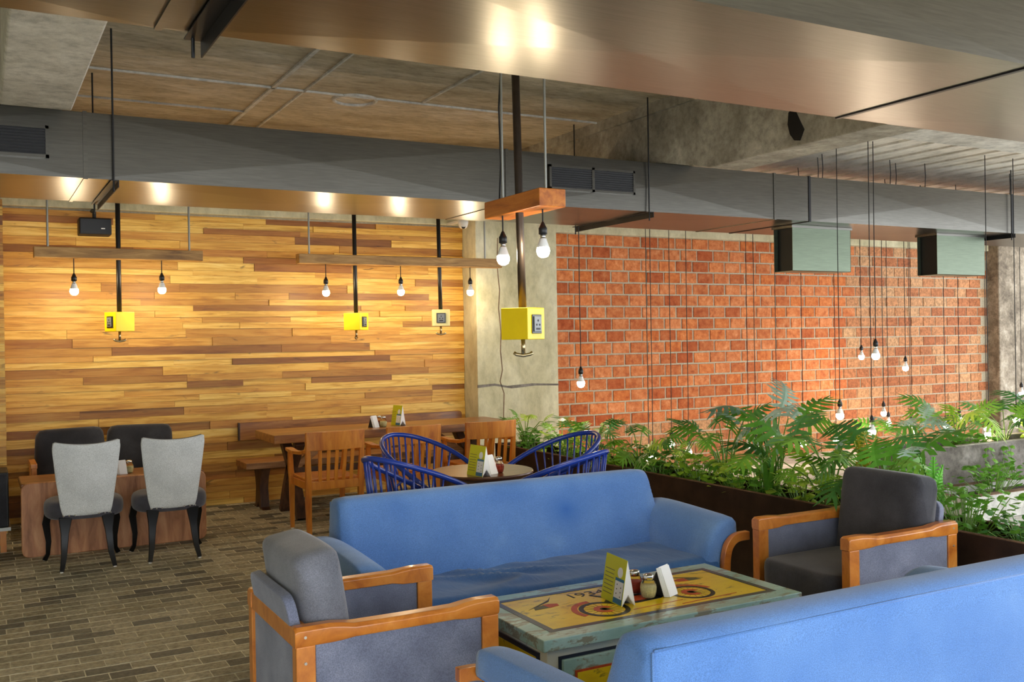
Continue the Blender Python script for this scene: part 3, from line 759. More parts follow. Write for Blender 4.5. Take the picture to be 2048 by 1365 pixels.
flat('painted_body', [[(-.16, .0), (-.1, .06), (-.02, .085), (.05, .06), (.1, .07), (.17, .04), (.15, -.02), (.08, -.07), (-.05, -.08), (-.12, -.05)], [(-.12, .05), (-.16, .115), (-.145, .12), (-.1, .06)]], 'paint_black')
flat('painted_engine', [[(-.06, -.055), (.06, -.05), (.05, .01), (-.04, .015)]], 'paint_red', .001)
def plug(cx, cy, ang, mir):
    c, s = math.cos(ang), math.sin(ang)
    f = lambda pts: [(cx+(x*mir)*c-y*s, cy+(x*mir)*s+y*c) for x, y in pts]
    flat('painted_plug_body', [f([(-.07, -.018), (0, -.022), (0, .022), (-.05, .02)])], 'paint_olive')
    flat('painted_plug_nut', [f([(0, -.024), (.05, -.02), (.062, .008), (.03, .024), (0, .026)])], 'paint_red', .0009)
    flat('painted_plug_lead', [f([(-.09, .0), (.06, .07), (.1, .105), (.05, .05)])], 'paint_black')
plug(-.395, .07, .12, 1); plug(.36, .115, -.1, -1)
flat('painted_road_line', [[(-.12, -.155), (.14, -.14), (.14, -.135), (-.12, -.149)], [(.1, -.19), (.4, -.175), (.4, -.168), (.1, -.183)]], 'paint_red')
def text(nm, body, size, mat_, parent, loc, rot=(0,0,0), depth=.0004, sx=1):
    cu = bpy.data.curves.new(nm, 'FONT'); cu.body = body; cu.size = size; cu.extrude = depth; cu.align_x = 'CENTER'; cu.align_y = 'CENTER'
    tmp_ = bpy.data.objects.new(nm, cu); C.objects.link(tmp_)
    me = bpy.data.meshes.new_from_object(tmp_.evaluated_get(bpy.context.evaluated_depsgraph_get()))
    bpy.data.objects.remove(tmp_); me.materials.clear(); me.materials.append(MAT[mat_])
    return inst(nm, me, parent, loc, rot, (sx, 1, 1))
text('painted_lettering', '1934', .085, 'paint_black', fld, (-.155, .145, zp+.0005), sx=1.15)
# body with framed doors
MB().box(-X+.03, X-.03, -Y+.03, Y-.03, .03, Z-.044).build('carcass', 'paint_white', ct, bevel=.004)
for k, (xa, xb) in enumerate(((-X+.09, -.02), (.02, X-.09))):
    yy = -Y+.03
    MB().box(xa-.012, xb+.012, yy-.004, yy+.002, .06, Z-.078).build('door_gap', 'paint_navy', ct)
    dr = MB().box(xa, xb, yy-.016, yy, .07, Z-.09).build('door', 'paint_teal', ct, bevel=.004)
    MB().box(xa+.05, xb-.05, yy-.02, yy-.014, .12, Z-.135).build('door_panel_red', 'paint_red', dr)
    MB().box(xa+.058, xb-.058, yy-.022, yy-.018, .128, Z-.143).build('door_panel', 'paint_yellow', dr)
for sx in (-1, 1):
    xx = sx*(X-.03)
    MB().box(min(xx, xx+sx*.006), max(xx, xx+sx*.006), -Y+.08, Y-.08, .07, Z-.07).build('end_panel', 'paint_navy', ct)
    MB().box(min(xx, xx+sx*.009), max(xx, xx+sx*.009), -Y+.1, Y-.1, .09, Z-.09).build('end_panel_yellow', 'paint_yellow', ct)
for sx in (-1, 1):
    for sy in (-1, 1): MB().box(sx*(X-.07)-.03, sx*(X-.07)+.03, sy*(Y-.07)-.03, sy*(Y-.07)+.03, 0, .032).build('foot', 'paint_white', ct)

# ------------------------------------------------------------------ table-top things
def menu_tent(label, x, y, z, rot, ln=.175, w=.065, h=.185):
    # tent card: long side along local y, printed face towards -x
    t = thing('menu_tent', label, 'menu card', (x, y, z), rot, 'yellow tent menus')
    a = math.atan2(w/2, h); th = .0012
    f = MB().prism([(-w/2, 0), (-w/2+th, 0), (th/2, h), (-th/2, h)], 'y', -ln/2, ln/2).build('printed_face', 'card_yellow', t)
    MB().prism([(w/2, 0), (w/2-th, 0), (-th/2, h-.001), (th/2, h-.001)], 'y', -ln/2, ln/2).build('plain_face', 'paper_white', t)
    MB().prism([(-w/2+.002, .001), (-w/2+.003, 0), (0, .042), (w/2-.003, 0), (w/2-.002, .001), (0, .044)], 'y', -ln/2+.001, ln/2-.001).build('bottom_fold', 'paper_white', t)
    # white folded end flap
    MB().prism([(-w/2+.002, .004), (0, .046), (w/2-.002, .004), (0, h-.004)], 'y', -ln/2+.001, -ln/2+.002).build('end_flap', 'paper_white', t)
    def face(nm, y0, y1, z0, z1, m, e, par=f):
        def xx(zz): return -w/2*(1-zz/h)-e
        b = MB(); b.add([(xx(z0), y0, z0), (xx(z0), y1, z0), (xx(z1), y1, z1), (xx(z1), y0, z1), (xx(z0)+.0004, y0, z0), (xx(z0)+.0004, y1, z0), (xx(z1)+.0004, y1, z1), (xx(z1)+.0004, y0, z1)], [(0,1,2,3),(4,5,6,7),(0,1,5,4),(2,3,7,6),(0,3,7,4),(1,2,6,5)])
        return b.build(nm, m, par)
    yb = -ln/2
    face('blue_frame', yb+.004, yb+.075, .004, .105, 'card_blue', .0006)
    pn = face('white_panel', yb+.006, yb+.073, .026, .093, 'card_pale', .0010)
    for k in range(6): face('printed_mark', yb+(.052 if k % 2 else .02), yb+(.058 if k % 2 else .026), .032+.009*k, .037+.009*k, 'card_ink', .0014)
    b = MB(); zc, yc, r = .128, yb+.042, .021
    ring = []
    for e in (.0006, .0012): ring.append([Vector((-w/2*(1-(zc+r*math.sin(q))/h)-e, yc+r*math.cos(q), zc+r*math.sin(q))) for q in [2*PI*k/16 for k in range(16)]])
    b.loft(ring).build('round_badge', 'card_pale', f)
    for k in range(7): face('printed_line', yb+.09, yb+.165, .03+.016*k, .033+.016*k, 'paint_olive', .0005)
    return t
def jar(label, x, y, z, fill, k=1):
    t = thing('shaker_jar', label, 'shaker', (x, y, z), 0, 'glass shakers with chrome lids')
    n = 20
    def fl(r, z_): return [Vector((k*r*(1+.035*math.cos(10*q))*math.cos(q), k*r*(1+.035*math.cos(10*q))*math.sin(q), k*z_)) for q in [2*PI*i/40 for i in range(40)]]
    MB().loft([fl(r, z_) for r, z_ in ((.022,0),(.027,.004),(.0325,.025),(.0335,.045),(.030,.062),(.024,.072),(.022,.078))]).build('glass_body', 'glass', t, smooth=True)
    MB().loft([fl(r*.93, z_) for r, z_ in ((.022,.003),(.027,.006),(.0325,.025),(.0332,.042),(.032,.05))]).build('contents', fill, t, smooth=True)
    MB().lathe([(.023*k,.074*k),(.0235*k,.09*k),(.022*k,.096*k),(.012*k,.1*k)], n=20).build('lid', 'chrome', t, smooth=True)
    return t
def napkins(label, x, y, z, rot, k=1):
    t = thing('napkin_holder', label, 'napkins', (x, y, z), rot, 'napkin holders on the tables')
    MB().prism([(-.03*k, 0), (.03*k, 0), (.004, .085*k), (-.004, .085*k)], 'y', -.03*k, .03*k).build('holder', 'socket_black', t, bevel=.003)
    for i in range(5):
        o = i*.004*k
        MB().prism([(.034*k+o, 0), (.037*k+o, 0), (.006*k+o*.6, .1*k+.003*(i % 3)), (-.02*k+o*.6, .094*k+.004*(i % 2))][:3]+[(.002*k+o*.6, .1*k)], 'y', -.036*k+.003*i, .036*k+.002*(i % 2)).build('napkin', 'napkin', t)
    return t
menu_tent('yellow tent menu standing on the painted coffee table', 2.31, 3.335, .4505, math.radians(-6))
jar('shaker with pale dried herbs on the painted coffee table', 2.452, 3.315, .4505, 'herbs')
jar('shaker with red chilli flakes on the painted coffee table', 2.445, 3.405, .4505, 'red_flakes')
napkins('white napkins leaning in a holder on the painted coffee table', 2.53, 3.335, .4505, math.radians(-66), 1.15)

# ------------------------------------------------------------------ round table with four blue hoop chairs
RT = (2.83, 5.58)
rt = thing('round_table', 'small round dark brown table between the blue hoop chairs', 'table', (RT[0], RT[1], 0))
MB().lathe([(.01,.672),(.30,.672),(.326,.678),(.33,.69),(.326,.70),(.01,.70)], n=48).build('table_top', 'round_wood', rt, smooth=False, bevel=.002)
MB().lathe([(.27,.60),(.27,.672)], n=48).build('apron', 'round_wood', rt, smooth=False)
MB().lathe([(.045,.02),(.035,.1),(.03,.3),(.045,.58),(.06,.605)], n=20).build('pedestal', 'dark_wood', rt, smooth=True)
MB().lathe([(.22,0),(.22,.015),(.05,.035)], n=32).build('foot', 'dark_wood', rt, smooth=False)
menu_tent('yellow tent menu standing on the round table', 2.70, 5.37, .7005, math.radians(6))
napkins('white napkins leaning in a holder on the round table', 2.782, 5.42, .7005, math.radians(-66), 1.1)
jar('shaker with red chilli flakes on the round table', 2.862, 5.415, .7005, 'red_flakes')
jar('shaker with pale herbs behind the red shaker on the round table', 2.845, 5.50, .7005, 'herbs')
def make_hoop_chair(label):
    # local: faces +x (towards the table)
    t = thing('hoop_chair', label, 'chair', group='blue hoop chairs round the small table')
    def hoop(a):   # a from -1..1, 0 = middle of the back
        q = a*PI*.62; r = .30
        x = -r*math.cos(q)*1.02; y = r*math.sin(q)*.98
        k = abs(a); z = .865 - .27*k**1.9
        x += .02 + .16*k**2.2
        lean = -.05*(1-k)
        return Vector((x+lean, y, z))
    path = [hoop(-1+2*i/40) for i in range(41)]
    MB().tube(path, .0165, 10).build('hoop', 'chair_blue', t, smooth=True)
    def seat(q, r=.225): return Vector((r*math.cos(q), r*math.sin(q), .42))
    sp = [seat(2*PI*i/32) for i in range(33)]
    MB().tube(sp, .014, 8, False).build('seat_ring', 'chair_blue', t, smooth=True)
    MB().lathe([(.01,.40),(.20,.405),(.222,.42),(.20,.43),(.01,.425)], n=28).build('seat', 'chair_blue', t, smooth=True)
    for i in range(17):
        a = -.64+1.28*i/16
        p = hoop(a); q = seat(PI - a*PI*.72, .225); m = (p+q)/2 + Vector((-.03*(1-abs(a)), 0, 0))
        MB().tube([p, m, q], .0065, 6).build('spindle', 'chair_blue', t, smooth=True)
    # woven hub of the seat back
    MB().tube([(-.2+.0*k, .09*math.sin(k*PI/6), .50+.05*math.cos(k*PI/6)) for k in range(13)], .008, 6, False).build('back_loop', 'chair_blue', t, smooth=True)
    for sy in (-1, 1):
        p = hoop(sy)
        MB().tube([p, p+Vector((.035, 0, -.02)), p+Vector((.055, 0, -.08)), Vector((.24, sy*.21, .3)), Vector((.25, sy*.23, 0))], .0155, 8).build('front_leg', 'chair_blue', t, smooth=True)
        p2 = hoop(sy*.8)
        MB().tube([p+Vector((.03,0,-.015)), Vector((.16, sy*.235, .5)), Vector((.05, sy*.225, .42))], .012, 8).build('arm_brace', 'chair_blue', t, smooth=True)
        MB().tube([Vector((-.18, sy*.13, .42)), Vector((-.22, sy*.16, .2)), Vector((-.25, sy*.18, 0))], .0155, 8).build('rear_leg', 'chair_blue', t, smooth=True)
    return t
hc = make_hoop_chair('blue hoop chair at the round table, nearest to the wooden chairs, back left')
chairs = [((2.70, 6.20), -72, None), ((2.29, 5.40), 20, 'blue hoop chair at the round table, front left, half behind the blue sofa'),
          ((3.47, 5.74), 186, 'blue hoop chair at the round table, back right beside the planter'), ((3.05, 5.06), 122, 'blue hoop chair at the round table, front right, half behind the blue sofa')]
for i, ((x, y), a, lb) in enumerate(chairs):
    if i == 0: hc.location = (x, y, 0); hc.rotation_euler = (0, 0, math.radians(a))
    else: dup(hc, (x, y, 0), math.radians(a), lb)

# ------------------------------------------------------------------ dining table, wall bench, captain's chairs
dt = thing('dining_table', 'long rustic wooden dining table along the plank wall', 'table', (3.36, 8.53, 0))
MB().box(-1.16, 1.16, -.32, .32, .672, .745).build('table_top', 'table_wood', dt, bevel=.006)
for sx in (-.92, .80):
    for a in (-1, 1):
        MB().bar([(sx, a*.27, 0), (sx, a*.15, .22), (sx, a*.03, .40), (sx, -a*.12, .55), (sx, -a*.25, .67)], .07, .085, (1,0,0)).build('crossed_leg', 'dark_wood', dt, bevel=.004)
MB().box(-.92, .80, -.03, .03, .36, .42).build('stretcher', 'dark_wood', dt, bevel=.004)
MB().bar([(-.9, .0, .42), (-.55, .0, .67)], .05, .06).build('diagonal_brace', 'bench_wood', dt, bevel=.003); MB().bar([(.78, .0, .42), (.43, .0, .67)], .05, .06).build('diagonal_brace', 'bench_wood', dt, bevel=.003)
be = thing('wall_bench', 'low wooden bench between the dining table and the plank wall', 'bench', (3.33, 9.07, 0))
MB().box(-1.21, 1.21, -.20, .20, .385, .445).build('seat_board', 'bench_wood', be, bevel=.006)
for sx in (-1.02, 1.02):
    b = MB().prism([(-.17, 0), (-.10, .02), (-.07, .2), (-.1, .3), (-.17, .385), (.17, .385), (.1, .3), (.07, .2), (.10, .02), (.17, 0), (.06, 0), (.0, .06), (-.06, 0)], 'x', sx-.04, sx+.04)
    b.build('trestle_leg', 'dark_wood', be, bevel=.004)
bo = thing('back_board', 'wide dark wooden back board fixed on the planks above the bench', 'board', (3.36, 9.425, .60))
MB().prism(ring_rect(0, .085, 2.36, .17, .03, 4), 'y', -.014, .01).build('board', 'table_wood', bo, bevel=.004)
MB().box(-1.18, -1.165, -.016, .012, 0, .17).build('end_cap', 'dark_wood', bo)
menu_tent('yellow tent menu on the long dining table', 3.43, 8.47, .7455, math.radians(12), .15)
jar('shaker with pale herbs on the long dining table', 3.255, 8.40, .7455, 'herbs')
jar('second shaker just behind the first on the long dining table', 3.25, 8.49, .7455, 'red_flakes')
napkins('white napkins leaning in a holder on the long dining table', 3.16, 8.42, .7455, math.radians(-62), 1.0)
def make_captain(label):
    # local: faces +y, origin under the seat centre
    t = thing('captain_chair', label, 'chair', group="wooden captain's chairs along the dining table")
    w = .215
    for sx in (-1, 1):
        MB().bar([(sx*w, -.235, 0), (sx*w, -.215, .25), (sx*w, -.225, .45), (sx*(w+.01), -.25, .83)], [.035, .045, .045, .03], [.03, .038, .038, .03], (0,1,0)).build('rear_leg', 'chair_wood', t, bevel=.003)
        MB().bar([(sx*w, .235, .012), (sx*w, .235, .42), (sx*(w+.01), .225, .5), (sx*(w+.02), .2, .645)], [.03, .042, .042, .034], [.03, .042, .042, .034], (0,1,0)).build('front_leg', 'chair_wood', t, bevel=.003)
        MB().lathe([(.012, 0), (.012, .012)], (sx*w, .235, 0), 8).build('glide', 'glide_white', t)
        MB().bar([(sx*(w+.02), .25, .66), (sx*(w+.035), .16, .665), (sx*(w+.035), .02, .655), (sx*(w+.02), -.12, .66), (sx*(w+.005), -.235, .685)], [.05, .062, .058, .045, .03], [.024, .026, .026, .028, .03]).build('armrest', 'chair_wood', t, bevel=.004)
        MB().box(sx*w-.012, sx*w+.012, -.22, .235, .375, .435).build('side_rail', 'chair_wood', t, bevel=.003)
    def cr(z0, z1, th, bow, nm):
        rings = []
        for i in range(13):
            u = -1+2*i/12; x = u*(w+.022); y0 = -.24-bow*(1-u*u)
            rings.append([Vector((x, y0-th/2, z0)), Vector((x, y0+th/2, z0)), Vector((x, y0+th/2-.012*(z1 > .6), z1)), Vector((x, y0-th/2-.012*(z1 > .6), z1))])
        MB().loft(rings).build(nm, 'chair_wood', t, bevel=.004)
    cr(.685, .832, .026, .05, 'crest_rail')
    rings = []
    for i in range(13):
        u = -1+2*i/12; x = u*w; y0 = -.222-.02*(1-u*u); rings.append([Vector((x, y0-.012, .375)), Vector((x, y0+.012, .375)), Vector((x, y0+.012, .44)), Vector((x, y0-.012, .44))])
    MB().loft(rings).build('rear_rail', 'chair_wood', t, bevel=.003)
    MB().box(-w, w, .222, .246, .375, .435).build('front_rail', 'chair_wood', t, bevel=.003)
    MB().box(-w+.005, w-.005, -.215, .24, .435, .458).build('seat', 'chair_wood', t, bevel=.008)
    for i in range(5):
        u = -.62+1.24*i/4; x = u*w
        MB().bar([(x*.95, -.235-.012*(1-u*u), .44), (x, -.243-.048*(1-u*u), .69)], .028, .014, (0,1,0)).build('back_slat', 'chair_wood', t, bevel=.002)
    return t
cc = make_captain("wooden captain's chair at the dining table, leftmost, fully in view"); cc.location = (2.475, 7.68, 0)
dup(cc, (3.155, 7.70, 0), 0, "wooden captain's chair at the dining table, middle one behind the blue hoop chair")
dup(cc, (3.865, 7.69, 0), 0, "wooden captain's chair at the dining table, nearest to the column")

# ------------------------------------------------------------------ booth corner
lt = thing('low_table', 'low wooden table with rounded waterfall front between booth and grey chairs', 'table', (.92, 8.18, 0))
poly = ring_rect(0, .27, 1.30, .54, .055, 5)
MB().prism(poly, 'y', -.285, -.235).build('front_panel', 'panel_wood', lt, bevel=.008)
MB().box(-.65, .65, -.236, .25, .49, .535).build('table_top', 'table_wood', lt, bevel=.012)
for sx in (-1, 1): MB().box(sx*.58-.03, sx*.58+.03, .12, .2, 0, .492).build('rear_leg', 'panel_wood', lt, bevel=.006)
bs = thing('booth_sofa', 'dark grey two seat booth sofa with cushions against the plank wall', 'sofa', (.99, 9.05, 0))
MB().box(-.56, .56, -.36, .3, .12, .40).build('seat', 'fabric_dark', bs, bevel=.03, seg=3)
for sx in (-1, 1):
    m = Matrix.Translation((sx*.283, .21, .585)) @ Matrix.Rotation(-.12, 4, 'X') @ Matrix.Rotation(sx*.02, 4, 'Y')
    rings = []
    for i in range(7):
        u = -1+2*i/6; k = 1-.25*abs(u)**5
        rings.append([m @ Vector((u*.287, y_, z_)) for y_, z_ in ring_rect(0, 0, .17*k, .47*(1-.02*abs(u)**5), .04*k, 4)])
    MB().loft(rings).build('back_cushion', 'fabric_dark', bs, smooth=True, sub=1)
    for yy in (-.3, .24): MB().box(sx*.5-.025, sx*.5+.025, yy-.025, yy+.025, 0, .125).build('leg', 'dark_wood', bs)
MB().box(-.62, -.57, -.34, .05, .55, .59).build('armrest', 'chair_wood', bs, bevel=.006); MB().box(-.615, -.575, -.33, -.28, 0, .552).build('arm_post', 'chair_wood', bs, bevel=.004)
MB().box(-.615, -.575, -.01, .04, 0, .552).build('arm_post', 'chair_wood', bs, bevel=.004)
jar('shaker jar on the low table by the grey booth', 1.035, 8.13, .5355, 'herbs')
napkins('folded napkins in a holder on the low table by the booth', .968, 8.11, .5355, math.radians(-75), 1.0)
def make_side_chair(label):
    t = thing('upholstered_chair', label, 'chair', group='light grey chairs at the low booth table')
    # flared back panel, concave top edge, light rear cover
    def outline(z):   # half width
        u = (z-.36)/.53; return .163 + .055*u + .012*u*u
    rings = []
    N = 10
    for i in range(N+1):
        u = i/N; zb = .36
        rings.append(None)
    def sheet(y0, th, shrink):
        rr = []
        M_ = 14
        for j in range(M_+1):
            s = -1+2*j/M_; top = .865 + .032*abs(s)**2.2
            col = []
            for i in range(N+1):
                z = .362 + (top-.362)*i/N
                hw = outline(z)-shrink
                lean = -.075*((z-.36)/.53)**1.3 - .03*(1-s*s)*0 + .03*s*s
                rnd = (1-abs(s)**8*.35)*(1-(i/N)**10*.4)
                col.append((s*hw, y0+lean, z, rnd))
            rr.append(col)
        fr = [[Vector((x, y, z)) for x, y, z, k in c] for c in rr]; bk = [[Vector((x, y+th*k, z)) for x, y, z, k in c] for c in rr]
        return [f + list(reversed(b_)) for f, b_ in zip(fr, bk)]
    MB().loft(sheet(-.205, .03, 0)).build('back_cover', 'fabric_light', t, smooth=True, sub=1)
    MB().loft(sheet(-.178, .06, .004)).build('back_pad', 'fabric_dark', t, smooth=True, sub=1)
    rings = []
    for z, k in ((.335, .88), (.35, .97), (.40, 1.0), (.445, .98), (.468, .9), (.475, .6)):
        rings.append([Vector((.262*k*math.copysign(abs(math.cos(q))**.75, math.cos(q)), .03+.235*k*math.copysign(abs(math.sin(q))**.75, math.sin(q)), z)) for q in [2*PI*i/28 for i in range(28)]])
    MB().loft(rings).build('seat', 'fabric_seat_dark', t, smooth=True, sub=1)
    st = MB().lathe([(.002,-.003),(.005,-.002),(.006,0)], n=8).mesh('stud', 'stud', True)
    for k in range(9): inst('stud', st, t, (-.15+.3*k/8, -.2, .375), (PI/2, 0, 0))
    for sx in (-1, 1):
        MB().bar([(sx*.135, -.16, .36), (sx*.14, -.165, .25), (sx*.15, -.2, .1), (sx*.168, -.245, .008)], [.085, .05, .036, .028], [.05, .04, .034, .03], (0,1,0)).build('rear_leg', 'leg_black', t, bevel=.004)
        MB().bar([(sx*.22, .2, .35), (sx*.235, .225, .27), (sx*.22, .215, .14), (sx*.225, .225, .05), (sx*.245, .245, .008)], [.05, .05, .036, .028, .034], [.05, .05, .036, .028, .034], (0,1,0)).build('front_leg', 'leg_black', t, bevel=.004)
        for (xx, yy) in ((.168, -.245), (.245, .245)): MB().lathe([(.011, 0), (.011, .01)], (sx*xx, yy, 0), 8).build('glide', 'glide_white', t)
    return t
gc = make_side_chair('light grey upholstered chair at the booth table, the left one'); gc.location = (.655, 7.50, 0)
dup(gc, (1.225, 7.47, 0), math.radians(-2), 'light grey upholstered chair at the booth table, the right one')
t = thing('floor_speaker', 'black speaker cabinet on a low stand at the left edge', 'speaker', (.02, 8.35, 0))
MB().box(-.2, .18, -.16, .2, .19, .60).build('cabinet', 'speaker_black', t, bevel=.01)
MB().box(-.19, .165, -.168, -.16, .2, .59).build('grille', 'fabric_dark', t, bevel=.004)
MB().box(-.2, .19, -.17, .2, .165, .19).build('stand_board', 'rod_grey', t)
for sx in (-.15, .14):
    for yy in (-.12, .16): MB().box(sx-.02, sx+.02, yy-.02, yy+.02, 0, .166).build('stand_leg', 'chair_wood', t)

# ------------------------------------------------------------------ planters
def trough(name, label, x0, x1, y0, y1, h, mat_, rim_mat, th=.006, rim=.016, soil=.06):
    t = thing(name, label, 'planter', ((x0+x1)/2, (y0+y1)/2, 0)); a = (x1-x0)/2; c = (y1-y0)/2
    MB().box(-a, -a+th, -c, c, 0, h).build('side_plate', mat_, t); MB().box(a-th, a, -c, c, 0, h).build('side_plate', mat_, t)
    MB().box(-a+th, a-th, -c, -c+th, 0, h).build('end_plate', mat_, t); MB().box(-a+th, a-th, c-th, c, 0, h).build('end_plate', mat_, t)
    b = MB()
    for q in ((-a-.003, -a+rim, -c, c), (a-rim, a+.003, -c, c), (-a+rim, a-rim, -c-.003, -c+rim), (-a+rim, a-rim, c-rim, c+.003)): b.box(q[0], q[1], q[2], q[3], h, h+.006)
    b.build('rim', rim_mat, t)
    MB().box(-a+th, a-th, -c+th, c-th, .02, h-soil).build('soil', 'soil', t)
    return t
trough('steel_planter', 'long rusty steel planter running from the column towards the camera', 4.275, 4.62, 1.8, 8.15, .545, 'planter_steel', 'rim_brown')
trough('concrete_trough', 'raised dark concrete planting trough across the garden', 6.7, 13.5, 5.62, 6.0, .53, 'garden_concrete', 'beam_concrete', .05, .05)
trough('low_trough', 'lower pale trough with a brown rim in front of the concrete trough', 6.9, 13.5, 5.1, 5.6, .20, 'pale_concrete', 'rim_brown', .06, .07)

# ------------------------------------------------------------------ plants
def leaf_lobed(nm, n, Ln, W, mat_, seed, droop=.35, narrow=.5):
    r = random.Random(seed); b = MB()
    def z(x, y): return .10*math.sin(PI*min(1, x/Ln))*Ln*1.0 - droop*Ln*(x/Ln)**2 - .22*abs(y)
    def v(x, y, dz=0): return Vector((x, y, z(x, y)+dz))
    for s in (-1, 1):
        core = .06*W+.010
        for i in range(n):
            xa = Ln*(.02+.86*i/n); xb = Ln*(.02+.86*(i+1)/n)
            env = math.sin(PI*(.22+.68*(i+.3)/n))**.9
            reach = W*env*r.uniform(.82, 1.08); fw = Ln*(.02+.20*(i/n)) - (Ln*.10 if i == 0 else 0)
            ca = core*math.sin(PI*(.2+.7*i/n)); cb = core*math.sin(PI*(.2+.7*(i+1)/n))
            xm = (xa+xb)/2; hw = (xb-xa)*narrow*.62; dz = r.uniform(-.02, .02)*Ln
            p0, p1 = v(xa, 0), v(xb, 0); q0, q1 = v(xa, s*ca), v(xb, s*cb)
            m0 = v(xm-hw+fw*.55, s*reach*.6, dz); m1 = v(xm+hw*1.1+fw*.55, s*reach*.55, dz)
            tip = v(xm+fw*1.25+hw*.6, s*reach, dz*1.8)
            k0 = v(xm-hw*.75+fw*.2, s*(reach*.25+ca*.6)); k1 = v(xm+hw*.85+fw*.2, s*(reach*.23+cb*.6))
            b.add([p0, p1, q1, q0], [(0,1,2,3)]); b.add([q0, q1, k1, k0], [(0,1,2,3)]); b.add([k0, k1, m1, m0], [(0,1,2,3)]); b.add([m0, m1, tip], [(0,1,2)])
        xa = Ln*.88; b.add([v(xa, 0), v(xa, s*core*.6), v(Ln*.95, s*core*.8), v(Ln*1.04, 0)], [(0,1,2,3)])
    return b.mesh(nm, mat_, False)
LEAF = {}
for m_ in ('leaf_green', 'leaf_dark', 'leaf_silver', 'leaf_lime'):
    LEAF[m_] = [leaf_lobed('leaf', n, 1.0, w_, m_, k, d, nw) for k, (n, w_, d, nw) in enumerate(((7, .50, .30, .66), (8, .42, .40, .62), (6, .55, .2, .70)))]
def orient(loc, d, roll, sc):
    d = Vector(d).normalized(); up = Vector((0, 0, 1)); y = up.cross(d)
    if y.length < 1e-3: y = Vector((0, 1, 0))
    y.normalize(); zz = d.cross(y)
    m = Matrix((d, y, zz)).transposed().to_4x4() @ Matrix.Rotation(roll, 4, 'X')
    return Matrix.Translation(loc) @ m @ Matrix.Diagonal((sc, sc, sc, 1))
def philo(name, label, x, y, z, n, hgt, spread, size, mats, seed, group, az0=0, az1=2*PI, sq=(1,1)):
    r = random.Random(seed); t = thing(name, label, 'plant', (x, y, z), 0, group); b = MB()
    for i in range(n):
        az = az0 + (az1-az0)*((i+.5*r.random())/n); k = r.uniform(.35, 1)
        rad = spread*k; h = hgt*(1.08-.55*k*k)*r.uniform(.75, 1.05)
        tip = Vector((rad*math.cos(az)*sq[0], rad*math.sin(az)*sq[1], h)); mid = Vector((tip.x*.35, tip.y*.35, h*.68))
        b.tube([Vector((r.uniform(-.02, .02), r.uniform(-.02, .02), -.02)), mid, tip*.8+Vector((0,0,h*.2))*.98, tip], [.006, .005, .004, .003], 5)
        d = Vector((math.cos(az), math.sin(az), r.uniform(-.3, 1.3)))
        lf = r.choice(LEAF[r.choice(mats)]); o = bpy.data.objects.new('leaf', lf); C.objects.link(o); o.parent = t
        o.matrix_local = orient(tip, d, r.uniform(-.8, .8), size*r.uniform(.7, 1.15))
    b.build('stems', 'stem_green', t, smooth=True)
    return t
def heart(b, p, d, roll, s):
    m = orient(p, d, roll, s)
    pts = [(0, 0, 0), (-.12, .28, -.02), (.12, .48, -.06), (.5, .42, -.03), (.95, .0, -.12), (.5, -.42, -.03), (.12, -.48, -.06), (-.12, -.28, -.02), (.45, 0, .04)]
    vs = [m @ Vector(q) for q in pts]
    b.add(vs, [(0,1,2,8),(8,2,3),(8,3,4),(8,4,5),(8,5,6),(0,8,6,7)])
def creeper(name, label, x, y, z, n, rx, ry, hgt, size, mat_, seed, group, trail=0):
    r = random.Random(seed); t = thing(name, label, 'plant', (x, y, z), 0, group); b = MB(); st = MB()
    for i in range(n):
        p = Vector((r.gauss(0, rx*.5), r.gauss(0, ry*.5), hgt*r.random()**.7))
        p.x = max(-rx, min(rx, p.x)); p.y = max(-ry, min(ry, p.y))
        a = r.uniform(0, 2*PI); heart(b, p, (math.cos(a), math.sin(a), r.uniform(-.4, .5)), r.uniform(-.6, .6), size*r.uniform(.6, 1.2))
        if i % 3 == 0: st.tube([(p.x*.4, p.y*.4, 0), (p.x*.8, p.y*.8, p.z*.7), p], .0022, 4)
    for k in range(trail):
        q = Vector((r.uniform(-rx, rx), -ry, .02)); pts = [q]
        for j in range(8): q = q + Vector((r.uniform(-.03, .03), -.012 if j < 3 else 0, .0 if j == 0 else -.05)); pts.append(q.copy())
        st.tube(pts, .003, 4)
        for q in pts[1:]: 
            a = r.uniform(PI, 2*PI); heart(b, q, (math.cos(a), math.sin(a), -.6), r.uniform(-.6, .6), size*r.uniform(.6, 1.0))
    b.build('foliage', mat_, t, kind='stuff'); st.build('stems', 'stem_green', t)
    return t
def fern(name, label, x, y, z, n, hgt, mat_, seed, lean=.25):
    r = random.Random(seed); t = thing(name, label, 'plant', (x, y, z), 0)
    for i in range(n):
        a = 2*PI*i/n + r.random(); h = hgt*r.uniform(.75, 1); b = MB(); N = 22
        f = lambda u: Vector((lean*h*u*u*math.cos(a), lean*h*u*u*math.sin(a), h*u))
        b.tube([f(k/6) for k in range(7)], .0025, 4); side = Vector((-math.sin(a), math.cos(a), 0))
        for k in range(2, N):
            u = k/N; w_ = .055*math.sin(PI*min(1, .18+u*.8))
            for s in (-1, 1):
                p = f(u); tip = p + side*s*w_ + Vector((0, 0, .012)); b.add([p+Vector((0,0,-.006)), tip+Vector((0,0,-.002)), tip+Vector((0,0,.006)), p+Vector((0,0,.010))], [(0,1,2,3)])
        b.build('frond', mat_, t)
    return t
PG = 'plants in the long steel planter'
zs = .487
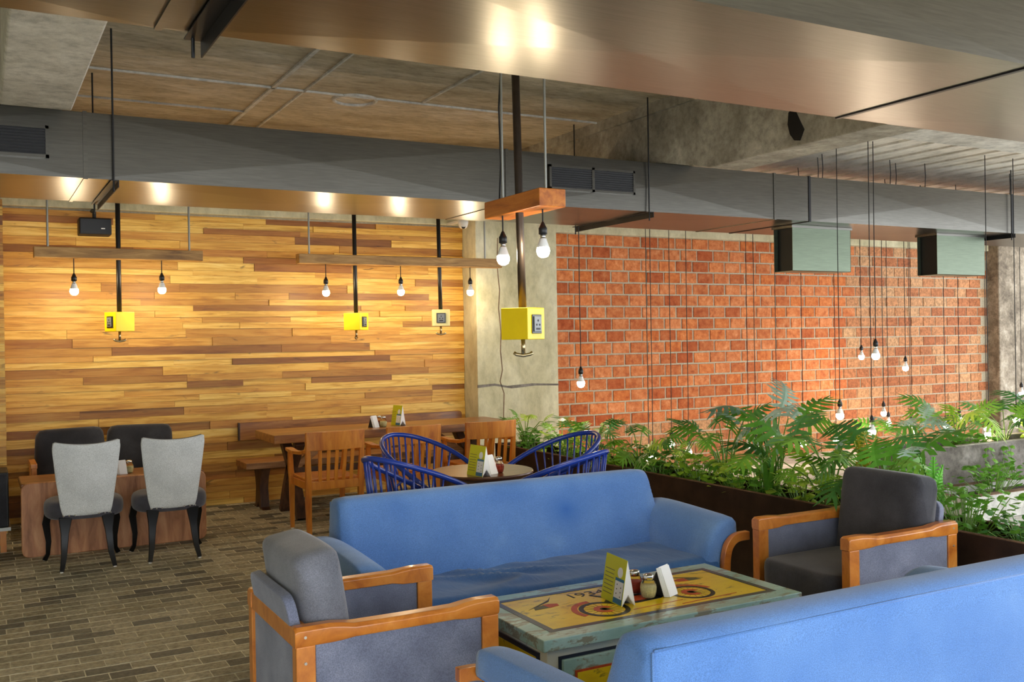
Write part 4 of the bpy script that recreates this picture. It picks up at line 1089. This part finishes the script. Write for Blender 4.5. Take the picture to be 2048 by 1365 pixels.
ph = [(4.42, 7.82, 9, .34, .30, .15, ('leaf_lime', 'leaf_green'), 'light philodendron at the far end of the steel planter by the column'),
      (4.46, 7.25, 7, .26, .22, .14, ('leaf_green',), 'small split leaf plant behind the last wooden chair in the steel planter'),
      (4.45, 6.72, 10, .36, .27, .19, ('leaf_green', 'leaf_dark'), 'split leaf philodendron rising behind the back right blue hoop chair'),
      (4.46, 6.12, 11, .33, .30, .17, ('leaf_green', 'leaf_dark'), 'low philodendron in the steel planter just right of the blue hoop chairs'),
      (4.46, 5.62, 10, .34, .30, .17, ('leaf_green', 'leaf_lime'), 'philodendron in the steel planter above the middle of the far sofa back'),
      (4.45, 5.12, 11, .52, .34, .21, ('leaf_green', 'leaf_dark'), 'philodendron in the steel planter with one leaf stretched far to the left'),
      (4.46, 4.66, 13, .62, .36, .27, ('leaf_green', 'leaf_dark', 'leaf_silver'), 'tallest split leaf philodendron in the middle of the steel planter'),
      (4.46, 4.22, 13, .52, .36, .28, ('leaf_green', 'leaf_dark'), 'broad dark philodendron in the steel planter left of the charcoal armchair'),
      (4.48, 3.86, 12, .46, .32, .26, ('leaf_silver', 'leaf_dark', 'leaf_green'), 'silvery philodendron in the steel planter behind the charcoal armchair'),
      ]
for i, (x, y, n, h, sp, sz, mm, lb) in enumerate(ph):
    philo('philodendron', lb, x, y, zs, n, h, sp, sz, mm, 40+i, PG, sq=(.9, 1.1))
# a long-reaching leaf, strap leaves and a stout stemmed palm-like plant
t = thing('strap_plant', 'clump of upright green strap leaves in the middle of the steel planter', 'plant', (4.36, 4.62, zs), 0, PG)
for k in range(7):
    a = k*.9; h = .30+.05*(k % 3); d = Vector((math.cos(a), math.sin(a), 0)); s = Vector((-d.y, d.x, 0))
    rings = [[d*(.012+.10*u*u) + Vector((0,0,h*u)) - s*w_, d*(.012+.10*u*u) + Vector((0,0,h*u+.004)), d*(.012+.10*u*u) + Vector((0,0,h*u)) + s*w_, d*(.008+.10*u*u) + Vector((0,0,h*u))] for u, w_ in ((0, .012), (.3, .016), (.7, .013), (1, .002))]
    MB().loft(rings).build('strap_leaf', 'leaf_green', t)
t = philo('stout_plant', 'stout stemmed plant with split leaves just left of the charcoal armchair', 4.42, 4.19, zs, 7, .30, .26, .17, ('leaf_green', 'leaf_lime'), 90, PG)
MB().lathe([(.018, -.02), (.016, .02), (.018, .04), (.015, .07), (.012, .10)], n=10).build('trunk', 'stem_brown', t, smooth=True)
cl = ['lime creeper at the far end of the steel planter by the column', 'lime creeper in the steel planter behind the last wooden chair', 'lime creeper spilling over the steel planter behind the blue hoop chairs', 'lime creeper on the steel planter rim right of the blue hoop chairs',
      'lime creeper on the steel planter rim behind the far sofa back corner', 'lime creeper on the steel planter rim above the sofa armrest', 'lime creeper on the steel planter rim left of the strap leaves', 'lime creeper low beside the stout stemmed plant', 'creeper on the planter rim hidden behind the charcoal cushion']
for i, y in enumerate((7.75, 7.1, 6.4, 5.85, 5.38, 4.98, 4.78, 4.42, 4.0)):
    creeper('creeper', cl[i], 4.44, y, zs, 110, .16, .26, .22, .060, 'leaf_lime' if i % 3 else 'leaf_green', 60+i, PG)
creeper('shrub', 'small leaved green shrub in the steel planter right of the charcoal armchair', 4.47, 3.30, zs, 190, .15, .30, .26, .046, 'leaf_green', 75, PG)
creeper('shrub', 'fine leaved shrub at the right edge of the steel planter', 4.47, 2.98, zs, 120, .14, .16, .14, .042, 'leaf_dark', 76, PG)
fern('sword_fern', 'bright green upright fern behind the right edge of the charcoal armchair', 4.50, 3.52, zs, 4, .40, 'fern_green', 5, .18)
fern('yellow_fern', 'yellowing upright fern in front of the low glowing bulb', 4.55, 4.02, zs, 4, .52, 'fern_yellow', 6, .15)
TG = 'plants in the concrete trough'
for i, (x, y, n, h, sp, sz, mm, lb) in enumerate([(7.2, 5.82, 9, .30, .34, .26, ('leaf_silver', 'leaf_green'), 'silvery plant at the left end of the concrete trough'),
      (7.75, 5.82, 11, .38, .36, .28, ('leaf_green', 'leaf_lime'), 'open leafy plant in the concrete trough left of the small glowing bulb'),
      (8.45, 5.82, 10, .34, .36, .28, ('leaf_dark', 'leaf_green'), 'dense plant in the concrete trough behind the small glowing bulb'),
      (9.1, 5.82, 11, .42, .40, .30, ('leaf_green', 'leaf_dark'), 'tall split leaf plant in the concrete trough below the rough column'),
      (9.8, 5.82, 9, .36, .36, .28, ('leaf_silver', 'leaf_green'), 'plant in the concrete trough at the right edge of the view')]):
    philo('trough_philodendron', lb, x, y, .47, n, h, sp, sz, mm, 120+i, TG)
creeper('trailing_vine', 'lime vine trailing down the face of the concrete trough on the right', 9.0, 5.83, .47, 90, .3, .22, .18, .075, 'leaf_lime', 81, TG, 6)
creeper('trailing_vine', 'vine trailing down the left part of the concrete trough face', 7.95, 5.83, .47, 80, .35, .22, .16, .07, 'leaf_green', 82, TG, 5)
creeper('ground_shrub', 'leafy shrub growing in the low trough', 7.6, 5.35, .14, 150, .45, .18, .25, .06, 'leaf_green', 83, TG)
